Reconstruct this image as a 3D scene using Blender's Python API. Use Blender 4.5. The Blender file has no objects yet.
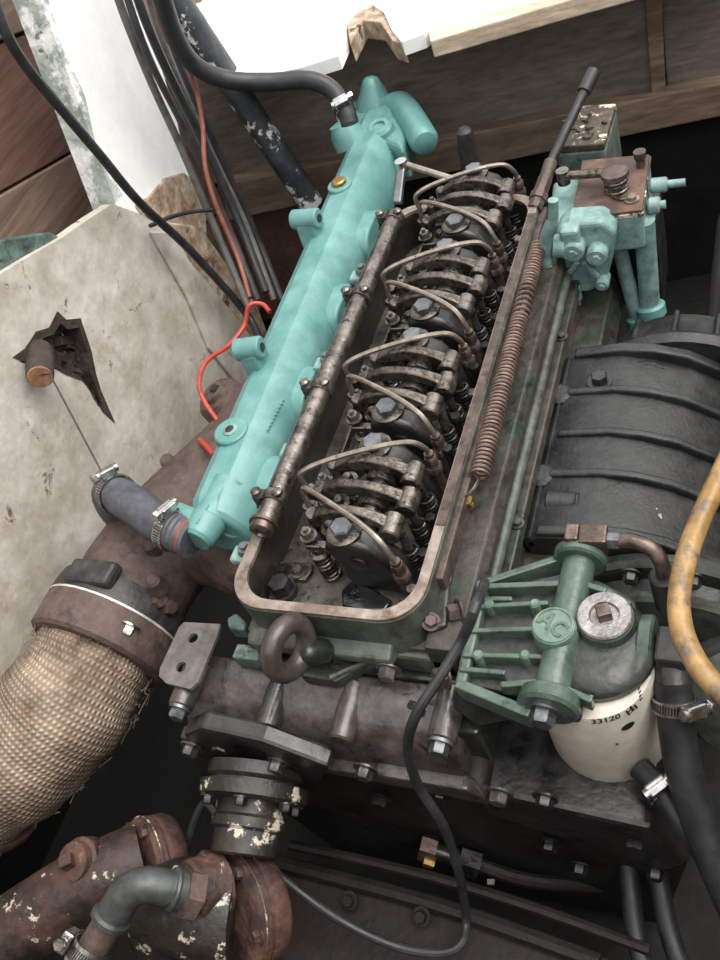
import bpy, bmesh, math, random
from mathutils import Vector as V, Matrix
random.seed(7)
# ------------------------------------------------------------------ camera, light, exposure
F = 920.0
Yc = V((470, -1280, F)).normalized()
_u = -1976.0
Xc = -V((_u, (F*F + 470*_u)/1280, F)); Xc = (Xc - Yc*Xc.dot(Yc)).normalized()
Zc = Xc.cross(Yc)
CAM = V((0.3740, -0.4356, 0.6586))
scene = bpy.context.scene
cd = bpy.data.cameras.new('camera'); cam = bpy.data.objects.new('camera', cd)
scene.collection.objects.link(cam); scene.camera = cam
cd.sensor_fit = 'VERTICAL'; cd.sensor_height = 24.0; cd.lens = F/960*24.0; cd.clip_start = .01
right = V((Xc.x, Yc.x, Zc.x)); down = V((Xc.y, Yc.y, Zc.y)); fwd = V((Xc.z, Yc.z, Zc.z))
cam.matrix_world = Matrix.Translation(CAM) @ Matrix((right, -down, -fwd)).transposed().to_4x4()

w = bpy.data.worlds.new('overcast'); scene.world = w; w.use_nodes = True
bg = w.node_tree.nodes['Background']; bg.inputs[0].default_value = (.985, .985, .975, 1); bg.inputs[1].default_value = 1.0
sd = bpy.data.lights.new('sun', 'SUN'); sd.energy = 2.0; sd.angle = math.radians(50); sd.color = (1, .955, .90)
sun = bpy.data.objects.new('sun', sd); scene.collection.objects.link(sun)
sun.rotation_euler = V((.50, .12, 1)).to_track_quat('Z', 'Y').to_euler()
vs = scene.view_settings; vs.view_transform = 'Standard'; vs.look = 'None'; vs.gamma = 1; vs.use_curve_mapping = False
vs.exposure = 0.95

# ------------------------------------------------------------------ pixel to place
def ray(px, py):
    return right*((px-360)/F) + down*((py-480)/F) + fwd
def Zp(px, py, z): r = ray(px, py); return CAM + r*((z-CAM.z)/r.z)
def Yp(px, py, y): r = ray(px, py); return CAM + r*((y-CAM.y)/r.y)
def Xp(px, py, x): r = ray(px, py); return CAM + r*((x-CAM.x)/r.x)

# ------------------------------------------------------------------ materials
def mat(name, c1, c2=None, rough=.5, metal=0., scale=25., c3=None, spot=.62, sscale=None, bump=.15, bscale=None, spec=.5, coat=0., rvar=.15, mix=(.38, .62), soft=.09, k=.66, grain=.38, gscale=70., c4=None, s4=60., t4=.64):
    c1 = tuple(v*k for v in c1); c2 = tuple(v*k for v in c2) if c2 else None; c3 = tuple(v*(k if k == 1 else .8) for v in c3) if c3 else None
    m = bpy.data.materials.new(name); m.use_nodes = True; nt = m.node_tree; N = nt.nodes; L = nt.links
    b = N['Principled BSDF']
    tc = N.new('ShaderNodeTexCoord')
    n1 = N.new('ShaderNodeTexNoise'); n1.inputs['Scale'].default_value = scale; n1.inputs['Detail'].default_value = 6; n1.inputs['Roughness'].default_value = .65
    L.new(tc.outputs['Object'], n1.inputs['Vector'])
    r1 = N.new('ShaderNodeValToRGB'); r1.color_ramp.elements[0].position = mix[0]; r1.color_ramp.elements[1].position = mix[1]
    r1.color_ramp.elements[0].color = (*c1, 1); r1.color_ramp.elements[1].color = (*(c2 or c1), 1)
    L.new(n1.outputs['Fac'], r1.inputs['Fac'])
    col = r1.outputs['Color']
    if c3:
        n2 = N.new('ShaderNodeTexNoise'); n2.inputs['Scale'].default_value = sscale or scale*2.2; n2.inputs['Detail'].default_value = 5; n2.inputs['Roughness'].default_value = .7
        L.new(tc.outputs['Object'], n2.inputs['Vector'])
        r2 = N.new('ShaderNodeValToRGB'); r2.color_ramp.elements[0].position = spot; r2.color_ramp.elements[1].position = spot+soft
        L.new(n2.outputs['Fac'], r2.inputs['Fac'])
        mx = N.new('ShaderNodeMix'); mx.data_type = 'RGBA'
        L.new(r2.outputs['Color'], mx.inputs['Factor']); L.new(col, mx.inputs['A']); mx.inputs['B'].default_value = (*c3, 1)
        col = mx.outputs['Result']
    if c4:
        n5 = N.new('ShaderNodeTexNoise'); n5.inputs['Scale'].default_value = s4; n5.inputs['Detail'].default_value = 6; n5.inputs['Roughness'].default_value = .75; n5.inputs['Distortion'].default_value = .6
        L.new(tc.outputs['Object'], n5.inputs['Vector'])
        r5 = N.new('ShaderNodeValToRGB'); r5.color_ramp.elements[0].position = t4; r5.color_ramp.elements[1].position = t4+.05
        L.new(n5.outputs['Fac'], r5.inputs['Fac'])
        m5 = N.new('ShaderNodeMix'); m5.data_type = 'RGBA'
        L.new(r5.outputs['Color'], m5.inputs['Factor']); L.new(col, m5.inputs['A']); m5.inputs['B'].default_value = (*c4, 1)
        col = m5.outputs['Result']
    if grain:
        n4 = N.new('ShaderNodeTexNoise'); n4.inputs['Scale'].default_value = gscale; n4.inputs['Detail'].default_value = 8; n4.inputs['Roughness'].default_value = .7
        L.new(tc.outputs['Object'], n4.inputs['Vector'])
        g4 = N.new('ShaderNodeMapRange'); g4.inputs['From Min'].default_value = .3; g4.inputs['From Max'].default_value = .7; g4.inputs['To Min'].default_value = 1-grain; g4.inputs['To Max'].default_value = 1+grain
        L.new(n4.outputs['Fac'], g4.inputs['Value'])
        m4 = N.new('ShaderNodeMix'); m4.data_type = 'RGBA'; m4.blend_type = 'MULTIPLY'; m4.inputs['Factor'].default_value = 1
        L.new(col, m4.inputs['A']); L.new(g4.outputs['Result'], m4.inputs['B']); col = m4.outputs['Result']
    L.new(col, b.inputs['Base Color'])
    b.inputs['Metallic'].default_value = metal
    mr = N.new('ShaderNodeMapRange'); mr.inputs['To Min'].default_value = max(.05, rough-rvar); mr.inputs['To Max'].default_value = min(1, rough+rvar)
    mr.inputs['From Min'].default_value = .3; mr.inputs['From Max'].default_value = .7
    L.new(n1.outputs['Fac'], mr.inputs['Value']); L.new(mr.outputs['Result'], b.inputs['Roughness'])
    b.inputs['Specular IOR Level'].default_value = spec; b.inputs['Coat Weight'].default_value = coat; b.inputs['Coat Roughness'].default_value = .15
    if bump:
        n3 = N.new('ShaderNodeTexNoise'); n3.inputs['Scale'].default_value = bscale or scale*6; n3.inputs['Detail'].default_value = 4
        L.new(tc.outputs['Object'], n3.inputs['Vector'])
        bp = N.new('ShaderNodeBump'); bp.inputs['Strength'].default_value = bump; bp.inputs['Distance'].default_value = .004
        L.new(n3.outputs['Fac'], bp.inputs['Height']); L.new(bp.outputs['Normal'], b.inputs['Normal'])
    return m
M = {}
M['turq'] = mat('turquoise_paint', (.140, .345, .328), (.185, .405, .388), .40, scale=11, c3=(.085, .22, .195), spot=.61, soft=.22, bump=.10, grain=.18, gscale=45, c4=(.06, .12, .10), s4=70, t4=.74)
M['turq_grime'] = mat('grimy_turquoise_paint', (.205, .36, .338), (.29, .45, .425), .45, scale=16, c3=(.08, .10, .085), spot=.58, sscale=30, soft=.16, bump=.2)
M['steel'] = mat('oily_steel', (.16, .138, .12), (.33, .295, .265), .30, .85, scale=45, c3=(.05, .038, .03), spot=.56, bump=.12, grain=.45, rvar=.18)
M['rocker'] = mat('oily_rocker_steel', (.11, .092, .08), (.27, .235, .205), .32, .8, scale=60, c3=(.045, .033, .026), spot=.54, bump=.18, grain=.5, rvar=.2)
M['boltsteel'] = mat('bluish_bolt_steel', (.17, .18, .19), (.29, .30, .32), .38, .8, scale=60, bump=.1, grain=.3)
M['bright'] = mat('bright_steel', (.55, .54, .52), (.72, .71, .69), .25, .95, scale=60, bump=.05)
M['pipe'] = mat('fuel_line_steel', (.36, .30, .25), (.48, .42, .36), .36, .75, scale=45, c3=(.16, .12, .09), spot=.62, bump=.06)
M['rail'] = mat('bare_rail_metal', (.25, .185, .15), (.45, .37, .315), .48, .35, scale=18, c3=(.13, .085, .063), spot=.51, sscale=26, soft=.14, bump=.15, c4=(.07, .05, .04), s4=60, t4=.62)
M['railrust'] = mat('rusty_rail_metal', (.075, .05, .042), (.15, .105, .088), .55, .2, scale=30, c3=(.045, .032, .028), spot=.54, bump=.2, grain=.5)
M['black'] = mat('black_oily_metal', (.010, .010, .011), (.028, .027, .027), .36, .0, scale=40, c3=(.05, .045, .04), spot=.66, bump=.2, bscale=120, coat=.15)
M['blackwet'] = mat('wet_oil_black', (.006, .006, .008), (.015, .015, .018), .12, .0, scale=30, bump=.5, bscale=60, coat=.6)
M['deck'] = mat('grimy_head_deck', (.06, .052, .046), (.17, .15, .13), .5, .2, scale=30, c3=(.02, .018, .017), spot=.55, bump=.25)
M['blower'] = mat('black_blower_casting', (.016, .017, .018), (.036, .037, .038), .5, .05, scale=30, c3=(.08, .078, .074), spot=.70, sscale=90, bump=.18, bscale=240, grain=.5)
M['green'] = mat('green_engine_paint', (.062, .105, .080), (.115, .170, .135), .36, .0, scale=26, c3=(.03, .038, .032), spot=.55, sscale=32, bump=.15, coat=.2, grain=.35)
M['greenlite'] = mat('pale_green_paint', (.13, .215, .165), (.19, .285, .225), .42, .0, scale=35, c3=(.06, .085, .068), spot=.60, bump=.12, grain=.3)
M['greendark'] = mat('grimy_green_paint', (.018, .021, .018), (.042, .05, .041), .4, .0, scale=30, c3=(.014, .013, .012), spot=.55, bump=.2, bscale=110, coat=.2, grain=.5)
M['headgreen'] = mat('weathered_head_green', (.055, .072, .058), (.125, .15, .125), .42, .0, scale=18, c3=(.05, .036, .03), spot=.50, sscale=28, soft=.14, bump=.15, grain=.45)
M['ledge'] = mat('brown_green_ledge', (.042, .034, .029), (.085, .07, .058), .45, .1, scale=24, c3=(.03, .052, .036), spot=.49, sscale=16, soft=.14, bump=.2, grain=.5, c4=(.016, .014, .012), s4=30, t4=.57)
M['oilwall'] = mat('oily_brown_wall', (.022, .018, .016), (.055, .046, .04), .4, .1, scale=18, bump=.25, coat=.2)
M['cover'] = mat('greasy_front_cover', (.045, .036, .035), (.115, .096, .094), .33, .15, scale=22, c3=(.032, .06, .042), spot=.57, sscale=16, soft=.12, bump=.3, bscale=90, coat=.35, c4=(.012, .011, .011), s4=38, t4=.60, grain=.5)
M['plate'] = mat('dull_grey_plate', (.145, .125, .12), (.185, .165, .158), .6, .15, scale=18, bump=.08)
M['rust'] = mat('brown_rusty_casting', (.085, .052, .044), (.145, .095, .08), .68, .0, scale=14, c3=(.05, .035, .032), spot=.56, bump=.35, bscale=120)
M['rustred'] = mat('flaking_rust', (.030, .020, .018), (.135, .062, .046), .62, .0, scale=28, c3=(.20, .085, .045), spot=.62, sscale=40, soft=.08, bump=.5, bscale=90, c4=(.50, .44, .36), s4=42, t4=.655, grain=.5)
M['flakeblack'] = mat('black_casting_flaking_cream', (.016, .014, .013), (.04, .033, .028), .5, .0, scale=22, c3=(.55, .49, .39), spot=.60, sscale=32, soft=.03, bump=.4, bscale=90)
M['collar'] = mat('grey_iron_collar', (.032, .03, .031), (.06, .056, .056), .5, .1, scale=30, bump=.2, grain=.5)
M['rubber'] = mat('black_rubber', (.018, .019, .022), (.03, .031, .034), .5, scale=30, bump=.08)
M['greyrubber'] = mat('grey_corrugated_hose', (.075, .08, .10), (.115, .12, .145), .55, scale=30, bump=.1)
M['cable'] = mat('dark_cable_sheath', (.022, .022, .026), (.045, .045, .05), .5, scale=30, bump=.08)
M['greycable'] = mat('grey_cable_sheath', (.11, .105, .10), (.19, .18, .17), .55, scale=30, bump=.1)
M['red'] = mat('red_wire_sheath', (.50, .045, .03), (.60, .075, .05), .4, scale=30, bump=0)
M['dullred'] = mat('dull_red_wire_sheath', (.26, .07, .045), (.36, .12, .08), .5, scale=30, bump=0)
M['brass'] = mat('tarnished_brass', (.42, .25, .07), (.55, .36, .13), .35, .85, scale=40, c3=(.08, .06, .05), spot=.58, bump=.1)
M['yellowpipe'] = mat('worn_yellow_hose', (.36, .20, .06), (.50, .32, .13), .42, .1, scale=26, c3=(.16, .115, .085), spot=.50, sscale=32, soft=.12, bump=.1, grain=.3)
M['copper'] = mat('dull_copper_fitting', (.15, .105, .088), (.24, .18, .155), .38, .75, scale=35, bump=.1)
M['alu'] = mat('cast_aluminium', (.32, .30, .295), (.45, .425, .42), .42, .55, scale=70, c3=(.12, .11, .105), spot=.60, bump=.3)
M['can'] = mat('cream_filter_can', (.47, .44, .375), (.56, .53, .465), .42, .0, scale=9, c3=(.33, .28, .20), spot=.60, sscale=14, soft=.2, bump=.05, k=1, grain=.12, c4=(.16, .13, .10), s4=30, t4=.70)
M['ink'] = mat('black_print', (.012, .012, .012), None, .6, bump=0)
M['white'] = mat('whitewashed_panel', (.35, .31, .26), (.53, .50, .455), .75, scale=7, c3=(.29, .225, .155), spot=.56, sscale=8, soft=.16, bump=.4, bscale=45, k=1, grain=.16, gscale=50, c4=(.13, .09, .065), s4=21, t4=.625)
M['postwhite'] = mat('flaking_white_post', (.80, .80, .80), (.86, .86, .86), .6, scale=8, c3=(.55, .46, .38), spot=.70, sscale=12, soft=.06, bump=.2, k=1, grain=.04)
M['postgreen'] = mat('flaking_green_paint', (.20, .26, .21), (.46, .50, .46), .7, scale=16, c3=(.80, .80, .79), spot=.47, sscale=20, soft=.08, bump=.35, k=1, grain=.2, c4=(.09, .16, .11), s4=34, t4=.60)
M['rot'] = mat('rotten_timber', (.20, .125, .075), (.46, .37, .28), .85, scale=24, c3=(.06, .04, .03), spot=.57, sscale=25, bump=.8, bscale=70, k=1)
M['board'] = mat('white_deck_board', (.84, .84, .83), (.88, .88, .87), .6, scale=8, c3=(.62, .52, .42), spot=.72, bump=.1, k=1, grain=.04)
M['charred'] = mat('blackened_wood', (.03, .022, .018), (.075, .05, .038), .8, scale=25, bump=.6)
M['endgrain'] = mat('sawn_branch_end', (.30, .135, .065), (.42, .23, .13), .8, scale=60, bump=.3)
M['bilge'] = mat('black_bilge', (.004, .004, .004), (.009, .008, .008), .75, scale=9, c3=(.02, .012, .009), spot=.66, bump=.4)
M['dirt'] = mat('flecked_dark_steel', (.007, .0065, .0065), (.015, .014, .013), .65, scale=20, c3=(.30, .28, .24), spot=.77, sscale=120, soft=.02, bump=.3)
M['gasket'] = mat('pale_gasket', (.42, .39, .36), (.55, .52, .48), .5, .3, scale=40, bump=0, k=1)
M['cream'] = mat('cream_flaked_plate', (.06, .045, .036), (.15, .115, .09), .55, .1, scale=25, c3=(.62, .56, .42), spot=.54, sscale=36, soft=.04, bump=.4)
M['rustplate'] = mat('orange_rust_plate', (.085, .055, .045), (.24, .125, .08), .6, .1, scale=18, c3=(.05, .036, .03), spot=.57, bump=.3, mix=(.42, .66))
M['springrust'] = mat('rusty_spring_wire', (.20, .13, .105), (.31, .215, .18), .5, .4, scale=40, c3=(.10, .06, .045), spot=.58, bump=.1)
def wood(name, c1, c2, axis='X', sc=6, rough=.75, c3=None):
    m = mat(name, c1, c2, rough, scale=sc, c3=c3, bump=.25, bscale=sc*5, k=1); nt = m.node_tree
    mp = nt.nodes.new('ShaderNodeMapping'); s = {'X': (.12, 1.6, 1.6), 'Y': (1.6, .12, 1.6), 'Z': (1.6, 1.6, .12)}[axis]
    mp.inputs['Scale'].default_value = s
    tc = [n for n in nt.nodes if n.type == 'TEX_COORD'][0]
    for l in list(nt.links):
        if l.from_node == tc:
            to = l.to_socket; nt.links.remove(l); nt.links.new(mp.outputs[0], to)
    nt.links.new(tc.outputs['Object'], mp.inputs[0])
    return m
M['ply'] = wood('grey_brown_plywood', (.15, .125, .105), (.20, .17, .145), 'X', 14)
M['timber'] = wood('brown_timber_beam', (.16, .11, .078), (.27, .20, .15), 'X', 16)
M['timberlite'] = wood('pale_sawn_timber', (.42, .33, .24), (.56, .46, .35), 'X', 18)
M['hull'] = wood('dark_hull_plank', (.13, .085, .062), (.20, .14, .105), 'Y', 12)
M['hullred'] = wood('reddish_hull_board', (.10, .05, .037), (.16, .085, .062), 'Y', 12)
def wrapmat():
    m = mat('woven_exhaust_wrap', (.155, .105, .075), (.42, .325, .245), .9, scale=13, c3=(.075, .06, .05), spot=.53, sscale=9, soft=.16, bump=0, k=.85, c4=(.36, .19, .10), s4=12, t4=.60)
    nt = m.node_tree; N = nt.nodes; L = nt.links; b = N['Principled BSDF']
    uv = N.new('ShaderNodeUVMap'); outs = []
    for ax, sc in (('X', 150), ('Y', 150)):
        wv = N.new('ShaderNodeTexWave'); wv.bands_direction = ax; wv.inputs['Scale'].default_value = sc/6.2832*2*.5; wv.inputs['Distortion'].default_value = .25; wv.inputs['Detail'].default_value = 1
        wv.inputs['Detail Scale'].default_value = .6
        L.new(uv.outputs[0], wv.inputs['Vector']); outs.append(wv.outputs['Fac'])
    mn = N.new('ShaderNodeMath'); mn.operation = 'MULTIPLY'; L.new(outs[0], mn.inputs[0]); L.new(outs[1], mn.inputs[1])
    bp = N.new('ShaderNodeBump'); bp.inputs['Strength'].default_value = .7; bp.inputs['Distance'].default_value = .003
    L.new(mn.outputs[0], bp.inputs['Height']); L.new(bp.outputs[0], b.inputs['Normal'])
    src = b.inputs['Base Color'].links[0].from_socket
    mr = N.new('ShaderNodeMapRange'); mr.inputs['From Max'].default_value = .55; mr.inputs['To Min'].default_value = .62; mr.inputs['To Max'].default_value = 1.2
    L.new(mn.outputs[0], mr.inputs['Value'])
    mx = N.new('ShaderNodeMix'); mx.data_type = 'RGBA'; mx.blend_type = 'MULTIPLY'; mx.inputs['Factor'].default_value = 1
    L.new(src, mx.inputs['A']); L.new(mr.outputs[0], mx.inputs['B']); L.new(mx.outputs['Result'], b.inputs['Base Color'])
    return m
M['wrap'] = wrapmat()

M['turq_old'] = mat('old_grimy_turquoise', (.07, .12, .105), (.16, .25, .225), .5, scale=30, c3=(.05, .045, .04), spot=.5, soft=.14, bump=.2, grain=.4)
M['boxgrey'] = mat('grey_green_box_paint', (.10, .125, .115), (.17, .20, .185), .5, scale=22, c3=(.05, .042, .036), spot=.56, bump=.2, grain=.4)
M['rustgreen'] = mat('rust_and_green_iron', (.075, .058, .052), (.12, .092, .082), .45, .2, scale=14, c3=(.05, .075, .04), spot=.56, sscale=16, soft=.1, bump=.25, coat=.2)
M['flakepipe'] = mat('black_pipe_flaking_white', (.03, .036, .042), (.055, .062, .07), .5, scale=20, c3=(.70, .70, .68), spot=.56, sscale=17, soft=.03, bump=.3, k=1)
M['elbowgrey'] = mat('grey_galvanised_iron', (.085, .095, .095), (.13, .14, .138), .5, .4, scale=20, bump=.1)
M['flakeblack2'] = mat('rust_black_casting_flaking_cream', (.016, .013, .012), (.085, .04, .03), .6, .0, scale=22, c3=(.45, .40, .32), spot=.605, sscale=36, soft=.03, bump=.4, bscale=90, grain=.5)
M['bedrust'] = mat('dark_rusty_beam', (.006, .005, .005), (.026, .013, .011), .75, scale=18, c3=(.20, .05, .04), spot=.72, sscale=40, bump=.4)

# ------------------------------------------------------------------ mesh builder
COL = scene.collection
ORG = {}
def basis(d):
    d = V(d).normalized(); a = V((0, 0, 1)) if abs(d.z) < .9 else V((0, 1, 0))
    x = a.cross(d).normalized(); return x, d.cross(x), d
def crom(pts, n=6, closed=False):
    pts = [V(p) for p in pts]; out = []
    k = len(pts)
    for i in range(k if closed else k-1):
        if closed: p0, p1, p2, p3 = pts[i-1], pts[i], pts[(i+1) % k], pts[(i+2) % k]
        else:
            p1, p2 = pts[i], pts[i+1]; p0 = pts[i-1] if i else p1*2-p2; p3 = pts[i+2] if i+2 < k else p2*2-p1
        for j in range(n):
            t = j/n
            out.append(.5*((2*p1)+(p2-p0)*t+(2*p0-5*p1+4*p2-p3)*t*t+(3*p1-p0-3*p2+p3)*t**3))
    if not closed: out.append(pts[-1])
    return out
class MB:
    def __init__(s): s.v = []; s.f = []; s.uv = None
    def add(s, vs_, fs_):
        o = len(s.v); s.v += [V(p) for p in vs_]; s.f += [tuple(i+o for i in f) for f in fs_]; return s
    def box(s, lo, hi, mtx=None):
        (a, b, c), (d, e, f) = lo, hi
        p = [V(q) for q in ((a,b,c),(d,b,c),(d,e,c),(a,e,c),(a,b,f),(d,b,f),(d,e,f),(a,e,f))]
        if mtx: p = [mtx @ q for q in p]
        return s.add(p, [(0,3,2,1),(4,5,6,7),(0,1,5,4),(1,2,6,5),(2,3,7,6),(3,0,4,7)])
    def obox(s, c, d, w_, h, l, up=None):          # box centred at c, length l along d, width w_, height h along up
        d = V(d).normalized(); up = V(up or (0,0,1)); x = d.cross(up).normalized(); z = x.cross(d).normalized()
        m = Matrix((x, d, z)).transposed().to_4x4(); m.translation = V(c)
        return s.box((-w_/2, -l/2, -h/2), (w_/2, l/2, h/2), m)
    def lathe(s, p, d, prof, n=24, a0=0):          # prof: (distance along d, radius)
        x, y, d = basis(d); p = V(p); vs_ = []; fs = []
        for (t, r) in prof:
            for k in range(n):
                a = a0+2*math.pi*k/n; vs_.append(p+d*t+(x*math.cos(a)+y*math.sin(a))*r)
        for i in range(len(prof)-1):
            for k in range(n):
                fs.append((i*n+k, i*n+(k+1) % n, (i+1)*n+(k+1) % n, (i+1)*n+k))
        fs.append(tuple(range(n))[::-1]); fs.append(tuple((len(prof)-1)*n+k for k in range(n)))
        return s.add(vs_, fs)
    def cyl(s, p0, p1, r0, r1=None, n=20, bev=0):
        p0 = V(p0); p1 = V(p1); L = (p1-p0).length; r1 = r0 if r1 is None else r1
        prof = [(0, r0), (L, r1)] if not bev else [(0, r0-bev), (bev, r0), (L-bev, r1), (L, r1-bev)]
        return s.lathe(p0, p1-p0, prof, n)
    def hexa(s, p, d, r, h): return s.lathe(p, d, [(0, r), (h*.8, r), (h, r*.86)], 6, random.random())
    def tube(s, pts, r, n=10, caps=True, sq=1.0, uv=False):
        pts = [V(p) for p in pts]; k = len(pts); rs = r if isinstance(r, (list, tuple)) else [r]*k
        t = (pts[1]-pts[0]).normalized(); x, y, _ = basis(t); vs_ = []; fs = []
        for i in range(k):
            t2 = (pts[min(i+1, k-1)]-pts[max(i-1, 0)]).normalized()
            q = t.rotation_difference(t2); x = q @ x; y = q @ y; t = t2
            for j in range(n):
                a = 2*math.pi*j/n; vs_.append(pts[i]+x*math.cos(a)*rs[i]+y*math.sin(a)*rs[i]*sq)
        for i in range(k-1):
            for j in range(n): fs.append((i*n+j, i*n+(j+1) % n, (i+1)*n+(j+1) % n, (i+1)*n+j))
        if caps: fs.append(tuple(range(n))[::-1]); fs.append(tuple((k-1)*n+j for j in range(n)))
        if uv:
            s.uv = []; acc = [0]
            for i in range(k-1): acc.append(acc[-1]+(pts[i+1]-pts[i]).length)
            for i in range(k-1):
                for j in range(n):
                    s.uv += [(j/n, acc[i]/.42), ((j+1)/n, acc[i]/.42), ((j+1)/n, acc[i+1]/.42), (j/n, acc[i+1]/.42)]
        return s.add(vs_, fs)
    def torus(s, c, d, R, r, n=28, m=12, sq=1.0):
        x, y, d = basis(d); c = V(c); vs_ = []; fs = []
        for i in range(n):
            a = 2*math.pi*i/n; e = x*math.cos(a)+y*math.sin(a)
            for j in range(m):
                b = 2*math.pi*j/m; vs_.append(c+e*(R+r*math.cos(b))+d*r*sq*math.sin(b))
        for i in range(n):
            for j in range(m): fs.append((i*m+j, ((i+1) % n)*m+j, ((i+1) % n)*m+(j+1) % m, i*m+(j+1) % m))
        return s.add(vs_, fs)
    def prism(s, poly, ax, a, b, sh=(0, 0)):       # polygon in the two other axes, extruded along ax from a to b
        n = len(poly); vs_ = []
        for (t, o) in ((a, (0, 0)), (b, sh)):
            for (p, q) in poly:
                p += o[0]; q += o[1]
                vs_.append({'X': (t, p, q), 'Y': (p, t, q), 'Z': (p, q, t)}[ax])
        return s.add(vs_, [tuple(range(n)), tuple(range(2*n-1, n-1, -1))]+[(i, i+n, (i+1) % n+n, (i+1) % n) for i in range(n)])
    def slab(s, top, d):                           # polygon of points pushed along d
        top = [V(p) for p in top]; n = len(top); d = V(d)
        return s.add(top+[p+d for p in top], [tuple(range(n)), tuple(range(2*n-1, n-1, -1))]+[(i, i+n, (i+1) % n+n, (i+1) % n) for i in range(n)])
    def helix(s, p0, p1, R, r, turns, n=14, m=6):
        p0 = V(p0); p1 = V(p1); x, y, d = basis(p1-p0); L = (p1-p0).length; k = int(turns*n)
        return s.tube([p0+d*(L*i/k)+(x*math.cos(2*math.pi*i/n)+y*math.sin(2*math.pi*i/n))*R for i in range(k+1)], r, m)
    def build(s, name, m, parent=None, smooth=35, bevel=0, seg=2, loc=None):
        me = bpy.data.meshes.new(name)
        if parent is not None: org = ORG[parent]
        elif loc is not None: org = V(loc)
        else:
            org = V((sum(p.x for p in s.v)/len(s.v), sum(p.y for p in s.v)/len(s.v), min(p.z for p in s.v)))
        me.from_pydata([tuple(p-org) for p in s.v], [], s.f); me.update()
        bm = bmesh.new(); bm.from_mesh(me); bmesh.ops.recalc_face_normals(bm, faces=bm.faces)
        bm.to_mesh(me); bm.free()
        if s.uv:
            ul = me.uv_layers.new(name='UVMap')
            nq = len(s.uv)//4
            for pi in range(min(nq, len(me.polygons))):
                pl = me.polygons[pi]; q = {}
                for c_, vi in zip(s.uv[pi*4:pi*4+4], s.f[pi]): q[vi] = c_
                for li in pl.loop_indices: ul.data[li].uv = q.get(me.loops[li].vertex_index, (0, 0))
        if smooth:
            me.polygons.foreach_set('use_smooth', [True]*len(me.polygons)); me.set_sharp_from_angle(angle=math.radians(smooth))
        me.materials.append(M[m] if isinstance(m, str) else m)
        o = bpy.data.objects.new(name, me); COL.objects.link(o); ORG[o] = org
        if parent is not None: o.parent = parent
        else: o.location = org
        if bevel:
            b = o.modifiers.new('bevel', 'BEVEL'); b.width = bevel; b.segments = seg; b.limit_method = 'ANGLE'; b.angle_limit = math.radians(40); b.harden_normals = False
        return o
def tag(o, label=None, cat=None, group=None, kind=None):
    if label: o['label'] = label
    if cat: o['category'] = cat
    if group: o['group'] = group
    if kind: o['kind'] = kind
    return o
def thing(name, label, cat, loc, group=None):
    o = bpy.data.objects.new(name, None); COL.objects.link(o); o.location = loc; ORG[o] = V(loc); o.empty_display_size = .02
    return tag(o, label, cat, group)
def copy_tree(o, parent=None, off=None):
    c = o.copy(); COL.objects.link(c); c.parent = parent
    if off is not None: c.location = V(o.location)+V(off)
    for ch in list(o.children): copy_tree(ch, c)
    return c
def bolt(parent, p, d, r=.008, h=.007, m='boltsteel', washer=True, name='bolt'):
    b = MB(); d = V(d).normalized(); p = V(p)
    if washer: b.cyl(p, p+d*.002, r*1.45, n=16); p = p+d*.002
    b.hexa(p, d, r, h)
    return b.build(name, m, parent)
def rrect(x0, y0, x1, y1, r, n=7):
    out = []
    for (cx, cy, a) in ((x1-r, y1-r, 0), (x0+r, y1-r, 90), (x0+r, y0+r, 180), (x1-r, y0+r, 270)):
        for k in range(n+1):
            t = math.radians(a+90*k/n); out.append((cx+r*math.cos(t), cy+r*math.sin(t)))
    return out
def ring(mb, outer, inner, z0, z1):
    n = len(outer); vs_ = [(p[0], p[1], z) for z in (z0, z1) for q in (outer, inner) for p in q]
    fs = []
    for i in range(n):
        j = (i+1) % n
        fs += [(i, j, n+j, n+i), (2*n+i, 3*n+i, 3*n+j, 2*n+j), (i, 2*n+i, 2*n+j, j), (n+i, n+j, 3*n+j, 3*n+i)]
    return mb.add(vs_, fs)
def text_mesh(txt, size):
    cu = bpy.data.curves.new('t', 'FONT'); cu.body = txt; cu.size = size; cu.align_x = 'CENTER'; cu.align_y = 'CENTER'; cu.resolution_u = 2; cu.offset = size*.018
    o = bpy.data.objects.new('t', cu); COL.objects.link(o)
    me = bpy.data.meshes.new_from_object(o.evaluated_get(bpy.context.evaluated_depsgraph_get()))
    vs_ = [v.co.copy() for v in me.vertices]; fs = [tuple(p.vertices) for p in me.polygons]
    bpy.data.objects.remove(o); bpy.data.curves.remove(cu); bpy.data.meshes.remove(me)
    return vs_, fs
# ------------------------------------------------------------------ the setting
def yz_poly(pts, x): return [(lambda p: (p.y, p.z))(Xp(a, b, x)) for a, b in pts]
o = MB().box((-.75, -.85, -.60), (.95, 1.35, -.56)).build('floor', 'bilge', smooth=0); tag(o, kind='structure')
o = MB().box((.86, -.85, -.56), (.90, 1.35, .42)).build('wall_right_unseen', 'hull', smooth=0); tag(o, kind='structure')  # unseen bay side, raised to block low light from the right
o = MB().box((-.75, -.85, -.56), (.86, -.81, .50)).build('wall_front_unseen', 'hull', smooth=0); tag(o, kind='structure')  # unseen bay end behind the camera, raised to darken the engine front
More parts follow.
